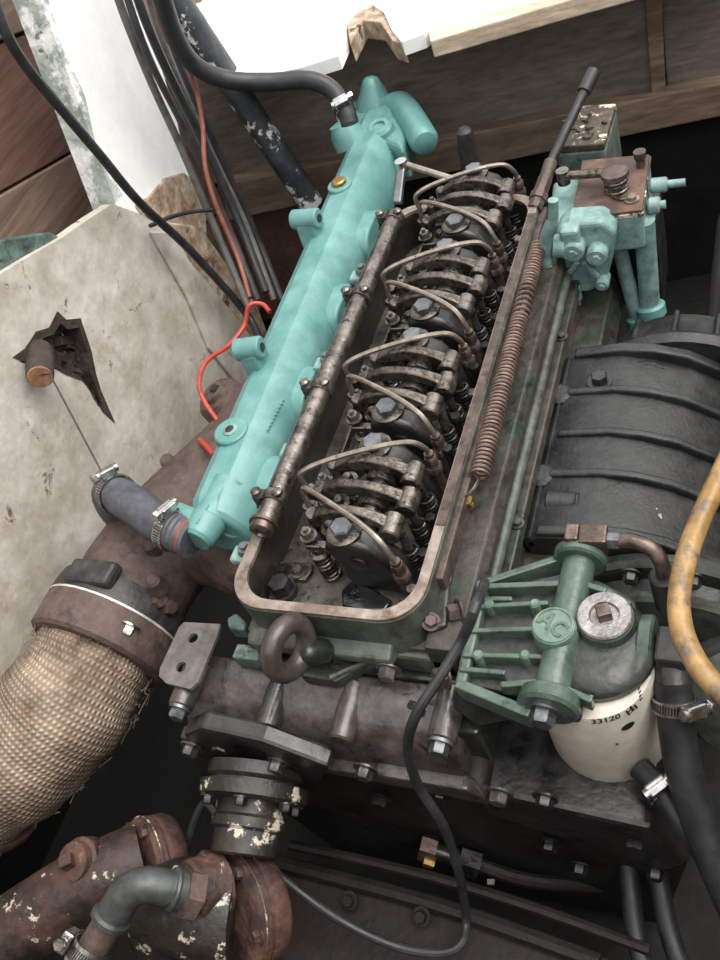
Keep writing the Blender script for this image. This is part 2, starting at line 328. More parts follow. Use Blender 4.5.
# hull planking behind the panel
PX = -.62
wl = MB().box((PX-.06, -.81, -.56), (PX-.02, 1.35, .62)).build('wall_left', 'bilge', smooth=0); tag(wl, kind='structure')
e1 = Xp(0, 192, PX); e2 = Xp(84, 144, PX); sl = (e2.z-e1.z)/(e2.y-e1.y)
def hz(y, dz=0): return e1.z+sl*(y-e1.y)+dz
for k, (a, b, m) in enumerate(((-.46, -.235, 'hull'), (-.23, -.004, 'hull'), (.0, .17, 'hullred'), (.175, .40, 'hull'))):
    y0, y1 = -.6, 1.3
    MB().prism([(y0, max(-.55, hz(y0, a))), (y1, max(-.555, hz(y1, a))), (y1, hz(y1, b)), (y0, hz(y0, b))], 'X', PX-.02, PX+(.004 if k % 2 else 0)).build('plank', m, wl, smooth=0, bevel=.002)
# whitewashed panel with a broken hole
def panel(px_outer, px_hole, x, t, name, m):
    bm = bmesh.new(); es = []
    for poly in (px_outer, px_hole):
        vv = [bm.verts.new((x, p[0], p[1])) for p in poly]
        es += [bm.edges.new((vv[i], vv[(i+1) % len(vv)])) for i in range(len(vv))]
    r = bmesh.ops.triangle_fill(bm, use_beauty=True, use_dissolve=False, edges=es)
    fs = [g for g in r['geom'] if isinstance(g, bmesh.types.BMFace)]
    ex = bmesh.ops.extrude_face_region(bm, geom=fs)
    for g in ex['geom']:
        if isinstance(g, bmesh.types.BMVert): g.co.x -= t
    bm.verts.index_update()
    mb = MB(); mb.add([v.co.copy() for v in bm.verts], [tuple(v.index for v in f.verts) for f in bm.faces]); bm.free()
    return mb.build(name, m, smooth=0)
WX = -.45
outer = yz_poly([(-60, 318), (0, 274), (30, 256), (62, 238), (90, 218), (112, 204), (135, 212), (165, 228), (192, 248), (215, 278), (240, 310), (262, 345), (300, 400)], WX)
yl = outer[-1][0]; outer += [(yl, -.27), (-.70, -.25), (-.70, outer[0][1]+.05)]
hole = yz_poly([(20, 362), (30, 352), (38, 334), (50, 330), (58, 317), (66, 324), (80, 322), (86, 340), (90, 352), (92, 372), (99, 390), (107, 413), (98, 406), (90, 390), (80, 378), (66, 373), (52, 364), (40, 368)], WX)
wp = panel(outer, hole, WX, .018, 'wall_side', 'white'); tag(wp, kind='structure')
# the panel's seam board and its rotten edge strip
st = [Xp(a, b, WX) for a, b in ((148, 232), (166, 232), (192, 252), (216, 282), (240, 314), (262, 350), (238, 388), (206, 348), (186, 300))]
MB().slab(st, (.006, 0, 0)).build('edge_board', 'white', wp, smooth=0, bevel=.002)
st = [Xp(a, b, WX+.007) for a, b in ((168, 222), (200, 226), (226, 262), (258, 306), (272, 345), (262, 352), (240, 322), (214, 290), (190, 262))]
MB().slab(st, (-.02, 0, 0)).build('rotten_strip', 'rot', wp, smooth=0, bevel=.003)
st = [Xp(a, b, WX-.01) for a, b in ((-40, 268), (0, 240), (50, 232), (62, 238), (30, 256), (0, 274), (-40, 302))]
MB().slab(st, (-.03, 0, 0)).build('capping_strip', 'turq_old', wp, smooth=0, bevel=.002)
hc = (sum(p[0] for p in hole)/len(hole), sum(p[1] for p in hole)/len(hole)); random.seed(8)
def hs_(k, j=0): return [(hc[0]+(p[0]-hc[0])*(k+random.uniform(-j, j)), hc[1]+(p[1]-hc[1])*(k+random.uniform(-j, j))) for p in hole]
ch = panel(hs_(1.12, .09), hs_(.86), WX+.0015, .020, 'charred_rim', 'charred'); ch.parent = wp; ch.matrix_parent_inverse = Matrix.Translation(-wp.location)
# charred wood inside the hole
mb = MB(); random.seed(3)
for k in range(26):
    c = Xp(random.uniform(38, 88), random.uniform(328, 372), WX-.022); d = V((random.uniform(-.3, .3), random.uniform(-1, 1), random.uniform(-1, 1)))
    mb.obox(c, d, random.uniform(.006, .014), random.uniform(.004, .012), random.uniform(.02, .05))
tag(mb.build('charred_splinters', 'charred', wp, smooth=0), kind='stuff')
# white upright post
PXp = -.475
def ex(a, b, k): return (a[0]+(a[0]-b[0])*k, a[1]+(a[1]-b[1])*k)
L0, L1, R0, R1 = (42, 0), (124, 222), (140, 0), (206, 240)
g0, g1 = (50, 0), (129, 205)
po = MB().slab([Xp(*p, PXp) for p in (ex(L0, L1, .5), ex(R0, R1, .5), R0, (176, 110), (182, 140), (192, 170), (200, 205), R1, (165, 236), L1)], (-.038, 0, 0)).build('trim_1', 'postwhite', smooth=0, bevel=.004); tag(po, kind='structure')
MB().slab([Xp(*p, PXp+.002)+V((0, -.003, 0)) for p in (ex(L0, L1, .5), ex(g0, g1, .5), g0, (66, 50), (86, 95), (96, 140), g1, L1)], (-.042, 0, 0)).build('green_edge', 'postgreen', po, smooth=0)
MB().slab([Xp(*p, PXp+.004) for p in ((136, 205), (150, 196), (165, 178), (184, 172), (196, 180), (206, 205), (208, 240), (180, 240), (150, 226))], (-.02, 0, 0)).build('rotten_foot', 'rot', po, smooth=0, bevel=.003)
# back bulkhead, a little askew to the engine
ang = math.radians(11); BD = V((math.cos(ang), math.sin(ang), 0)); BN = V((-math.sin(ang), math.cos(ang), 0)); BP = V((0, .98, 0))
def Bp(px, py, off=0):
    r = ray(px, py); return CAM+r*(((BP-BN*off)-CAM).dot(BN)/r.dot(BN))
def bslab(pts, off, t): return MB().slab([Bp(a, b, off) for a, b in pts], BN*t)
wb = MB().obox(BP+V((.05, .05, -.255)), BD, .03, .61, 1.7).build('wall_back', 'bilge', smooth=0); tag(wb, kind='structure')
def bq(pa, pb, z): return [Bp(*pa, 0), Bp(*pb, 0), V((Bp(*pb, 0).x, Bp(*pb, 0).y, z)), V((Bp(*pa, 0).x, Bp(*pa, 0).y, z))]
MB().slab(bq((200, 187), (655, 96), .078), BN*.012).build('plywood_sheet', 'ply', wb, smooth=0, bevel=.0015)
MB().slab(bq((668, 93), (860, 54), .078), BN*.012).build('plywood_sheet', 'ply', wb, smooth=0, bevel=.0015)
bslab([(642, -40), (660, -40), (666, 92), (652, 95)], .012, .012).build('batten', 'timber', wb, smooth=0, bevel=.0015)
bslab([(225, 184), (435, 141), (860, 55), (860, 88), (435, 176), (225, 222)], .025, .05).build('beam', 'timber', wb, smooth=0, bevel=.003)
bslab([(200, 190), (330, 178), (345, 300), (230, 330)], .0, .012).build('reddish_board', 'hullred', wb, smooth=0, bevel=.002)
# white deck board on top of the bulkhead
ZB = .10
fr = [(168, 18), (186, 30), (205, 55), (228, 76), (250, 78), (300, 68), (338, 56), (345, 40), (345, 24), (356, 10), (372, 4), (384, 12), (392, 30), (402, 42), (424, 34)]
fp = [Zp(a, b, ZB) for a, b in fr]
pe = Zp(575, -4, ZB); pf = Zp(800, -66, ZB)
sh = MB().slab(fp+[Zp(428, 30, ZB), Zp(568, -8, ZB), Zp(790, -72, ZB), Zp(780, -200, ZB), Zp(180, -200, ZB)], (0, 0, -.02)).build('trim_2', 'board', smooth=0); tag(sh, kind='structure')
MB().slab([Zp(428, 30, ZB+.001), Zp(568, -9, ZB+.001), Zp(800, -74, ZB+.001), Zp(802, -66, ZB+.001), Zp(575, -2, ZB+.001), Zp(430, 41, ZB+.001)], (0, 0, -.025)).build('timber_edge', 'timberlite', sh, smooth=0, bevel=.002)
mb = MB(); mb.slab([Zp(a, b, ZB-.004) for a, b in ((346, 22), (358, 8), (373, 1), (387, 10), (398, 34), (404, 44), (392, 40), (380, 22), (362, 20), (350, 44))], (0, 0, -.03))
mb.build('splintered_edge', 'rot', sh, smooth=0, bevel=.002)
# board holder with white clip
mb = MB().slab([Zp(a, b, .13) for a, b in ((166, 14), (200, 2), (206, 12), (172, 24))], (0, 0, -.015)); tag(mb.build('cable_clip', 'board', smooth=0, bevel=.002), 'white clip holding the cables under the broken deck board', 'clip')

# ------------------------------------------------------------------ engine block and cylinder head
blk = thing('engine_block', 'dark oily engine block below the open cylinder head', 'engine block', (0, .2, -.56))
MB().box((-.115, -.085, -.54), (.125, .55, -.088)).build('crankcase', 'greendark', blk, smooth=0, bevel=.004)
MB().box((.125, -.02, -.5), (.148, .50, -.17)).build('air_box', 'black', blk, smooth=0, bevel=.004)
MB().prism([(.125, -.12), (.165, -.12), (.172, -.165), (.125, -.165)], 'Y', -.04, .52).build('side_ledge', 'ledge', blk, smooth=0, bevel=.003)
MB().prism([(.126, -.096), (.131, -.096), (.131, -.12), (.126, -.12)], 'Y', -.02, .52).build('ledge_rib', 'railrust', blk, smooth=0, bevel=.002)

head = thing('cylinder_head', 'open green cylinder head with a bare metal gasket rail', 'cylinder head', (0, .23, -.088))
X0, X1, Y0, Y1 = -.112, .088, -.076, .545
inner = rrect(X0+.013, Y0+.011, X1-.011, Y1-.011, .034); outer_ = rrect(X0, Y0, X1, Y1, .040)
inner2 = rrect(X0+.0115, Y0+.0095, X1-.0095, Y1-.0095, .0345)
ring(MB(), outer_, inner2, -.060, -.004).build('head_wall', 'headgreen', head)
ring(MB(), inner2, inner, -.055, -.0046).build('oily_lining', 'oilwall', head)
ring(MB(), rrect(X0+.001, Y0+.001, X1-.001, Y1-.001, .039), inner, -.0045, 0).build('gasket_rail', 'rail', head)
MB().box((X1-.0100, .03, -.001), (X1-.0012, .50, .0008)).build('rusty_rail_strip', 'railrust', head, smooth=0)
MB().box((X0+.004, Y0+.004, -.09), (X1-.004, Y1-.004, -.052)).build('deck', 'deck', head, smooth=0)
MB().box((X0, Y0-.002, -.088), (X1+.02, Y1, -.058)).build('lower_head', 'headgreen', head, smooth=0, bevel=.004)
# stepped ledge along the blower side
MB().prism([(X1-.004, -.036), (.116, -.036), (.122, -.045), (.122, -.088), (X1-.004, -.088)], 'Y', -.078, .54).build('spring_ledge', 'ledge', head, smooth=0, bevel=.002)
MB().prism([(X1-.002, -.012), (X1+.006, -.012), (X1+.006, -.04), (X1-.002, -.04)], 'Y', -.02, .53).build('rail_foot', 'railrust', head, smooth=0, bevel=.0015)
MB().cyl((.123, -.085, -.062), (.123, .52, -.062), .006, n=16).build('side_ridge', 'headgreen', head)
MB().prism([(.120, -.075), (.134, -.075), (.136, -.088), (.120, -.088)], 'Y', -.05, .52).build('side_flange', 'ledge', head, smooth=0, bevel=.002)
for y in (.09, .36): bolt(head, (.130, y, -.075), (0, 0, 1), .005, .004, 'ledge')
# front corner plate with two rusty bolts
MB().slab([Zp(436, 570, -.03), Zp(451, 566, -.03), Zp(446, 625, -.03), Zp(428, 630, -.03)], (0, 0, -.02)).build('corner_pad', 'greendark', head, smooth=0, bevel=.003)
for p in ((442, 578), (431, 622)): bolt(head, Zp(*p, -.03), (.3, -.3, 1), .006, .006, 'railrust', name='corner_bolt')
# front ledge and its bolts
MB().prism([(-.09, -.046), (-.09, -.058), (-.072, -.064), (-.072, -.040)], 'X', -.100, .052).build('front_ledge', 'headgreen', head, smooth=0, bevel=.003)
for x in (-.082, .045): bolt(head, (x, -.088, -.064), (0, -1, -.1), .0085, .010, 'cover', name='ledge_bolt')
# studs and bits on the deck inside the rail
br = thing('deck_bracket', 'small two-bolt steel strap on the head deck in the corner', 'bracket', Zp(298, 573, -.05))
MB().slab([Zp(a, b, -.046) for a, b in ((277, 566), (282, 561), (312, 563), (312, 570), (305, 580), (279, 578))], (0, 0, -.006)).build('strap', 'steel', br, smooth=0, bevel=.001)
bolt(br, Zp(284, 571, -.046), (0, 0, 1), .006, .005, 'black'); bolt(br, Zp(299, 572, -.046), (0, 0, 1), .006, .005, 'steel')
mb = MB(); p = Zp(285, 592, -.05); mb.cyl(p, p+V((0, 0, .006)), .014); mb.hexa(p+V((0, 0, .006)), (0, 0, 1), .0125, .013)
tag(mb.build('head_bolt', 'black'), 'large black head bolt in the front corner of the deck', 'bolt')
mb = MB(); pts = [Zp(a, b, -.045) for a, b in ((341, 590), (352, 580), (372, 588), (392, 600), (385, 610), (362, 610), (342, 606))]
mb.slab(pts, (0, 0, -.006)); tag(mb.build('oil_puddle', 'blackwet', bevel=.002), 'shiny black pool of oil on the head deck', 'oil')
for k in range(3):
    y = .155+k*.1524
    mb = MB(); mb.cyl((-.055, y-.02, -.052), (-.055, y-.02, -.04), .013); mb.hexa((-.055, y-.02, -.04), (0, 0, 1), .012, .012)
    tag(mb.build('head_bolt', 'black'), 'black head bolt sunk on the deck between rocker sets', 'bolt', 'deck bolts between rocker sets')

# ------------------------------------------------------------------ rocker sets
ORD = ['first rocker set, next to the lifting eye', 'second rocker set counted from the lifting eye', 'third rocker set counted from the lifting eye', 'fourth rocker set, farthest from the lifting eye']
DY = .1522
def arm(t, y, xl, xr, zc, dy, yr=None):
    yr = y if yr is None else yr
    n = 12; top = []; bot = []
    for k in range(n+1):
        s = k/n; x = xl+(xr-xl)*s; a = math.sin(math.pi*min(1, max(0, s)))
        zt = zc-.018+.018*a**.7; th = .006+.009*a
        top.append((x, zt)); bot.append((x, zt-th))
    vs_ = []; fs = []
    for k in range(n+1):
        s = k/n; ym = y+(yr-y)*s; hw = dy/2*(.75+.35*(abs(s-.5)*2)**1.5)
        for (p, q) in ((top[k], -1), (top[k], 1), (bot[k], 1), (bot[k], -1)): vs_.append((p[0], ym+q*hw, p[1]))
    for k in range(n):
        for j in range(4): fs.append((k*4+j, k*4+(j+1) % 4, (k+1)*4+(j+1) % 4, (k+1)*4+j))
    fs += [(3, 2, 1, 0), (n*4, n*4+1, n*4+2, n*4+3)]
    a_ = MB().add(vs_, fs).build('rocker_arm', 'rocker', t, bevel=.0018)
    xm = .012
    MB().cyl((xm, (y+yr)/2-.0125, .006), (xm, (y+yr)/2+.0125, .006), .0155, n=22, bev=.0015).build('hub', 'rocker', a_)
    MB().cyl((xr-.004, yr-.0125, zc-.021), (xr-.004, yr+.0125, zc-.021), .0105, n=18, bev=.0015).build('clevis', 'steel', a_)
    mb = MB(); mb.cyl((xl+.002, y, zc-.030), (xl+.002, y, zc-.014), .0075, n=14, bev=.001)
    mb.build('tip', 'steel', a_)
    return a_
t = thing('rocker_set', 'oily rocker arms of the ' + ORD[0], 'rocker set', (0, .05, -.052), 'rocker sets in the cylinder head')
MB().cyl((.012, -.005, .006), (.012, .112, .006), .010, n=18).build('shaft', 'steel', t)
arm(t, .024, -.044, .046, .034, .013, .016)
arm(t, .056, -.046, .054, .034, .013, .046)
arm(t, .086, -.042, .050, .034, .013, .078)
for (y, s) in ((0, 1), (.104, 1)):
    b_ = MB().prism([(-.020, .012), (-.013, .024), (.010, .025), (.030, .016), (.046, -.010), (.056, -.052), (-.006, -.052), (-.014, -.03), (-.012, -.01)], 'Y', y-.015, y+.011).build('bracket', 'black', t, smooth=50, bevel=.006, seg=3)
    MB().lathe((.002, y, .023), (0, 0, 1), [(0, .0175), (.003, .0175), (.004, .015)], 22).build('washer_pad', 'rocker', b_)
    MB().hexa((.002, y, .026), (0, 0, 1), .0115, .009).build('hex_bolt', 'boltsteel', b_)
    MB().lathe((.012, y-.0155, -.004), (0, -1, 0), [(0, .009), (.002, .009), (.0025, .007)], 18).build('boss', 'black', b_)
for (x, y, z, r, m) in ((-.043, .004, .012, .0065, 'steel'), (-.050, .040, .006, .006, 'steel'), (-.050, .072, .010, .006, 'boltsteel')):
    mb = MB(); mb.cyl((x, y, -.05), (x, y, z-.004), .0042, n=10); mb.cyl((x, y, z-.005), (x, y, z-.003), r*1.35, n=14); mb.hexa((x, y, z-.003), (0, 0, 1), r, .007); mb.cyl((x, y, z+.003), (x, y, z+.008), .0028, n=8)
    mb.build('adjusting_nut', m, t)
for (x, y) in ((-.036, -.002), (-.034, .028), (-.034, .058), (-.034, .088)):
    MB().helix((x, y, -.051), (x, y, -.010), .0085, .0016, 7).build('valve_spring', 'steel', t)
    mb = MB(); mb.lathe((x, y, -.012), (0, 0, 1), [(0, .0105), (.003, .0105), (.004, .006), (.009, .005), (.010, .004)], 16)
    mb.build('spring_cap', 'steel', t)
mb = MB(); mb.box((-.046, -.006, -.003), (-.012, .003, .004)); mb.build('valve_bridge', 'steel', t, smooth=0, bevel=.0015)
for y in (.016, .046, .078):
    MB().cyl((.050, y, -.052), (.048, y, .008), .0045, n=10).build('push_rod', 'steel', t)
    MB().helix((.0505, y, -.05), (.050, y, -.02), .008, .0014, 6).build('follower_spring', 'black', t)
rk = [t]
for k in range(1, 4):
    c = copy_tree(t, None, (0, DY*k, 0)); c['label'] = 'oily rocker arms of the ' + ORD[k]; rk.append(c)
# injectors
t = thing('fuel_injector', 'steel fuel injector under the ' + ORD[0], 'injector', (-.056, .052, -.052), 'fuel injectors')
MB().lathe((-.056, .052, -.052), (0, 0, 1), [(0, .014), (.03, .014), (.034, .012), (.046, .012), (.048, .010)], 20, 0).build('body', 'black', t)
for (x, y) in ((-.057, .041), (-.063, .062)):
    mb = MB(); mb.cyl((x, y, -.01), (x, y, .006), .0052, n=12); mb.hexa((x, y, .000), (0, 0, 1), .0075, .008); mb.build('fitting', 'steel', t)
mb = MB(); mb.obox((-.047, .052, -.010), (1, .1, 0), .012, .008, .03); mb.build('hold_down_clamp', 'steel', t, smooth=0, bevel=.002)
for k in range(1, 4):
    c = copy_tree(t, None, (0, DY*k, 0)); c['label'] = 'steel fuel injector under the ' + ORD[k]
# fuel lines with their end connectors
def jumper(path, fit, label, rmat='pipe'):
    o = thing('fuel_line', label, 'fuel line', path[0], 'fuel lines over the rocker arms')
    MB().tube(crom(path, 8), .0029, 8).build('pipe', rmat, o)
    f = V(fit); mb = MB(); mb.hexa(f+V((0, 0, -.004)), (0, 0, 1), .0072, .009); mb.cyl(f+V((0, 0, .003)), f+V((0, 0, .010)), .005, n=12)
    mb.build('end_nut', 'copper', o)
    mb = MB(); mb.cyl((f.x, f.y, -.052), (f.x, f.y, f.z-.006), .0066, n=12); mb.hexa((f.x, f.y, f.z-.016), (0, 0, 1), .0092, .008)
    mb.build('connector', 'railrust', o)
    return o
for k in range(4):
    d = V((0, DY*k, 0)); j = lambda p: V(p)+d
    jumper([j((-.057, .041, .002)), j((-.057, .043, .022)), j((-.053, .044, .031)), j((-.030, .031, .036)), j((.012, .008, .036)), j((.040, -.009, .030)), j((.050, -.016, .016)), j((.052, -.016, .004))], j((.052, -.016, -.004)), 'front thin steel fuel line arching over the ' + ORD[k])
    jumper([j((-.063, .062, .002)), j((-.067, .062, .020)), j((-.063, .064, .031)), j((-.040, .074, .036)), j((.005, .090, .038)), j((.040, .102, .034)), j((.051, .109, .018)), j((.052, .111, .006))], j((.052, .111, -.002)), 'rear thin steel fuel line arching over the ' + ORD[k])
# little oily studs in the dark trough between rockers and rail
random.seed(11)
for k in range(14):
    x = random.uniform(.060, .072); y = -.03+k*.041
    mb = MB(); h = random.uniform(-.035, -.012); mb.cyl((x, y, -.052), (x, y, h), .004, n=8); mb.hexa((x, y, h), (0, 0, 1), .0062, .006)
    tag(mb.build('stud', 'black' if k % 3 else 'steel'), 'small oily stud in the trough between rocker arms and rusty rail', 'stud', 'studs in the trough')

# ------------------------------------------------------------------ control tube
t = thing('control_tube', 'long bare steel control tube clamped along the turquoise manifold side', 'tube', (-.088, .24, .012))
TX, TZ = -.087, .022
MB().cyl((TX, .004, TZ), (TX, .485, TZ), .0112, n=22).build('tube', 'steel', t)
for k, y in enumerate((.035, .185, .336, .482)):
    c_ = MB().cyl((TX, y-.006, TZ), (TX, y+.006, TZ), .0132, n=22).box((TX-.020, y-.006, TZ-.010), (TX+.004, y+.006, TZ+.010)).build('clamp', 'rocker', t, bevel=.001)
    MB().box((TX-.022, y-.005, -.002), (TX-.008, y+.005, TZ-.006)).build('clamp_foot', 'black', c_, smooth=0)
    for dx in (-.016, .008):
        MB().lathe((TX+dx, y, TZ+.010), (0, 0, 1), [(0, .0055), (.004, .0055), (.006, .003)], 12).build('screw', 'steel', c_)
MB().lathe((TX, .006, TZ), (0, -1, 0), [(0, .0150), (.003, .0150), (.0035, .0125), (.010, .0120), (.012, .009), (.012, .006), (.009, .005)], 22).build('end_plug', 'copper', t)
p = Zp(398, 200, .02); q = Zp(402, 166, .045)
MB().obox((p+q)/2, q-p, .012, .008, (q-p).length+.01).build('lever', 'boltsteel', t, smooth=0, bevel=.002)
mb = MB(); mb.cyl(q+V((0, 0, -.006)), q+V((0, 0, .008)), .008, n=14); mb.build('lever_pin', 'bright', t)
mb = MB().tube([Zp(404, 164, .045), Zp(452, 179, .03)], .0045, 10); tag(mb.build('link_rod', 'pipe'), 'pale steel link rod from the control tube lever to the last rockers', 'rod')
mb = MB().box((-.070, .03, -.040), (-.066, .50, -.030)); tag(mb.build('rack_bar', 'steel', smooth=0, bevel=.001), 'thin flat bar running low beside the control tube', 'bar')

# ------------------------------------------------------------------ long tension spring on the ledge
t = thing('tension_spring', 'long rusty coil spring lying on the ledge beside the rail', 'spring', Zp(477, 480, -.03))
a = Zp(479, 476, -.012); b = Zp(538, 246, -.012); m1 = a.lerp(b, .68); m2 = a.lerp(b, .76)
mb = MB(); x_, y_, d_ = basis(b-a); L_ = (b-a).length; pts = []; ph = 0; s = 0
while s < L_:
    f_ = s/L_; pitch = .0052 if not .64 < f_ < .78 else .0088
    pts.append(a+d_*s+(x_*math.cos(ph)+y_*math.sin(ph))*.0088); ph += 2*math.pi/14; s += pitch/14
mb.tube(pts, .0017, 6); mb.build('coil', 'springrust', t)
h = [a, a+V((.002, -.008, .004)), a+V((0, -.018, .004)), a+V((-.006, -.024, 0)), a+V((-.012, -.026, -.004))]
MB().tube(crom(h, 5), .0016, 6).build('end_hook', 'steel', t)
mb = MB(); p = Zp(468, 506, -.03); mb.cyl(p, p+V((0, 0, .006)), .007, n=14); mb.hexa(p+V((0, 0, .006)), (0, 0, 1), .0075, .006); mb.build('anchor_screw', 'brass', t)
# ------------------------------------------------------------------ front cover, lifting eye, plate
t = thing('front_cover', 'greasy rounded front cover with bolt bosses below the lifting eye', 'engine cover', (-.03, -.12, -.20))
FC = t
prof = [(-.0865, -.088), (-.105, -.089), (-.124, -.095), (-.140, -.108), (-.149, -.124), (-.152, -.142), (-.150, -.186), (-.0865, -.186), (-.0865, -.092)]
MB().prism(prof, 'X', -.185, .118).build('shell', 'cover', t, smooth=50, bevel=.004)
MB().box((.112, -.13, -.152), (.135, -.0865, -.086)).build('end_wall', 'greendark', t, smooth=0, bevel=.004)
for (x, y0, y1, z) in ((-.078, -.092, -.150, -.098), (.002, -.092, -.150, -.098)):
    MB().cyl((x, y0, z), (x, y1, z-.004), .0125, n=18, bev=.002).build('boss', 'cover', t)
for (a, b) in ((180, 708), (441, 742)):
    p = Yp(a, b, -.150); c_ = MB().cyl(p+V((0, .05, .002)), p, .013, n=18, bev=.002).build('boss', 'cover', t)
    MB().cyl(p, p+V((0, -.003, 0)), .0115, n=16).hexa(p+V((0, -.003, 0)), (0, -1, 0), .0085, .009).build('boss_bolt', 'boltsteel', c_)
# flange along the joint, scalloped
fl = [(-.192, -.132), (-.10, -.134), (-.045, -.138), (-.022, -.146), (0, -.144), (.03, -.138), (.118, -.136), (.135, -.15), (.135, -.166), (.03, -.160), (-.03, -.162), (-.10, -.156), (-.192, -.152)]
MB().prism(fl, 'Y', -.163, -.148).build('flange', 'cover', t, smooth=0, bevel=.003)
for (a, b) in ((223, 742), (366, 768), (500, 792)):
    p = Yp(a, b, -.163); bolt(t, p, (0, -1, 0), .0085, .009, 'cover', name='flange_bolt')
# dark lower front of the engine
t = thing('gear_case', 'black dirty gear case front below the front cover', 'gear case', (0, -.12, -.56))
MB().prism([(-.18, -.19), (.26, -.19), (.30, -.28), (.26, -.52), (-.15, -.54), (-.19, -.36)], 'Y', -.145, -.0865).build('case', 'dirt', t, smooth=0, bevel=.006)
MB().prism([(.12, -.155), (.275, -.175), (.30, -.255), (.28, -.285), (.12, -.22)], 'Y', -.155, -.06).build('side_cover', 'black', t, smooth=0, bevel=.006)
for (a, b) in ((442, 793), (545, 800), (550, 845), (380, 800), (655, 873), (635, 842), (580, 868)):
    p = Yp(a, b, -.155); bolt(t, p+V((0, .003, 0)), (0, -1, 0), .008, .008, 'black', name='case_bolt')
for (a, b) in ((475, 792),):
    p = Yp(a, b, -.155); MB().cyl(p+V((0, .09, .03)), p+V((0, -.004, 0)), .014, n=16, bev=.002).build('case_boss', 'dirt', t)
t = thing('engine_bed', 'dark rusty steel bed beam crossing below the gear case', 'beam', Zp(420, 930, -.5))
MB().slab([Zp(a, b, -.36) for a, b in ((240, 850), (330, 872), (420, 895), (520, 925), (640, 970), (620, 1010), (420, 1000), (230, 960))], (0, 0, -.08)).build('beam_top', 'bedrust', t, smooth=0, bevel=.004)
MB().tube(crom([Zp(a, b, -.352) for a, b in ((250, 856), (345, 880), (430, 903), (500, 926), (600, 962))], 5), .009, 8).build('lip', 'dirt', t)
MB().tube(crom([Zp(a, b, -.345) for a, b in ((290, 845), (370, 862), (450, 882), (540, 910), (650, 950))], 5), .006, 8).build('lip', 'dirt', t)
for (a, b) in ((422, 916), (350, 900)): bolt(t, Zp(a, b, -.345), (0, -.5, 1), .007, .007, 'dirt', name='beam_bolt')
# brass fitting in the gear case
t = thing('brass_fitting', 'dirty brass pipe fitting beside the black cable on the gear case', 'fitting', Yp(432, 855, -.15))
p = Yp(420, 846, -.16); d = (Yp(520, 878, -.16)-p).normalized()
MB().cyl(p, p+d*.018, .015, n=6).build('hex_end', 'copper', t)
MB().cyl(p+d*.008+V((0, -.013, 0)), p+d*.020+V((0, -.013, 0)), .007, n=8).build('brass_nut', 'brass', t)
MB().cyl(p+d*.018, p+d*.05, .010, n=14).cyl(p+d*.045, p+d*.068, .017, n=6).build('union', 'black', t)
MB().tube(crom([p+d*.066, p+d*.12, p+d*.2+V((0, .02, -.01))], 6), .008, 10).build('pipe', 'dirt', t)
mb = MB(); q = Yp(491, 882, -.15); mb.obox(q, (1, .2, .1), .006, .004, .008); tag(mb.build('white_chip', 'board', smooth=0), 'small white paint chip lying on the gear case rib', 'chip')

t = thing('lifting_eye', 'heavy grimy iron lifting eye bolted at the front of the head', 'lifting eye', Zp(320, 665, -.088))
c = Yp(289, 648, -.105)
MB().torus(c, (1, -.25, .1), .0235, .0098, 32, 14).build('eye_ring', 'rustgreen' if 'rustgreen' in M else 'cover', t)
pl = [Zp(a, b, -.074) for a, b in ((292, 640), (330, 636), (392, 648), (408, 655), (400, 664), (360, 668), (335, 682), (300, 676))]
MB().slab(pl, (0, 0, -.016)).build('base_plate', 'greendark', t, smooth=0, bevel=.004)
ed = [Zp(a, b, -.073) for a, b in ((330, 678), (352, 668), (378, 660), (408, 652))]
MB().tube(crom(ed, 5), .0035, 8).build('base_rim', 'headgreen', t)
MB().obox(c+V((.013, .012, -.026)), (.5, .55, -.65), .022, .022, .036).build('shank', 'greendark', t, smooth=60, bevel=.009, seg=4)
random.seed(21)
for (a_, b_, r_) in ((424, 693, .011), (412, 704, .008), (436, 702, .007), (420, 712, .006)):
    q = Zp(a_, b_, -.0888); MB().slab([q+V((math.cos(k)*r_*random.uniform(.5, 1.1), math.sin(k)*r_*random.uniform(.4, .8), 0)) for k in [i*.628 for i in range(10)]], (0, 0, -.003)).build('oil_splash', 'blackwet', FC, bevel=.0008)
bolt(t, Zp(343, 657, -.074), (0, 0, 1), .0105, .010, 'cover')
t = thing('hanger_plate', 'flat grey steel plate with two holes beside the exhaust flange', 'plate', Zp(190, 660, -.088))
def holed(pts, holes, tck):
    bm = bmesh.new(); es = []
    for poly in [pts]+holes:
        vv = [bm.verts.new(p) for p in poly]; es += [bm.edges.new((vv[i], vv[(i+1) % len(vv)])) for i in range(len(vv))]
    r = bmesh.ops.triangle_fill(bm, use_beauty=True, edges=es); fs = [g for g in r['geom'] if isinstance(g, bmesh.types.BMFace)]
    e = bmesh.ops.extrude_face_region(bm, geom=fs)
    for g in e['geom']:
        if isinstance(g, bmesh.types.BMVert): g.co += V(tck)
    bm.verts.index_update(); mb = MB().add([v.co.copy() for v in bm.verts], [tuple(v.index for v in f.verts) for f in bm.faces]); bm.free(); return mb
pz = -.066
pts = [Zp(a, b, pz) for a, b in ((179, 627), (184, 622), (220, 624), (217, 636), (198, 682), (190, 689), (166, 683), (159, 676), (160, 668))]
hs = []
for (a, b) in ((193, 638), (181, 667)):
    q = Zp(a, b, pz); hs.append([q+V((math.cos(i*math.pi/5)*.0058, math.sin(i*math.pi/5)*.0058, 0)) for i in range(10)])
holed(pts, hs, (0, 0, -.004)).build('sheet', 'plate', t, smooth=0)
MB().box((-.125, -.096, -.088), (-.095, -.080, -.068)).build('foot', 'turq_old', t, smooth=0, bevel=.002)
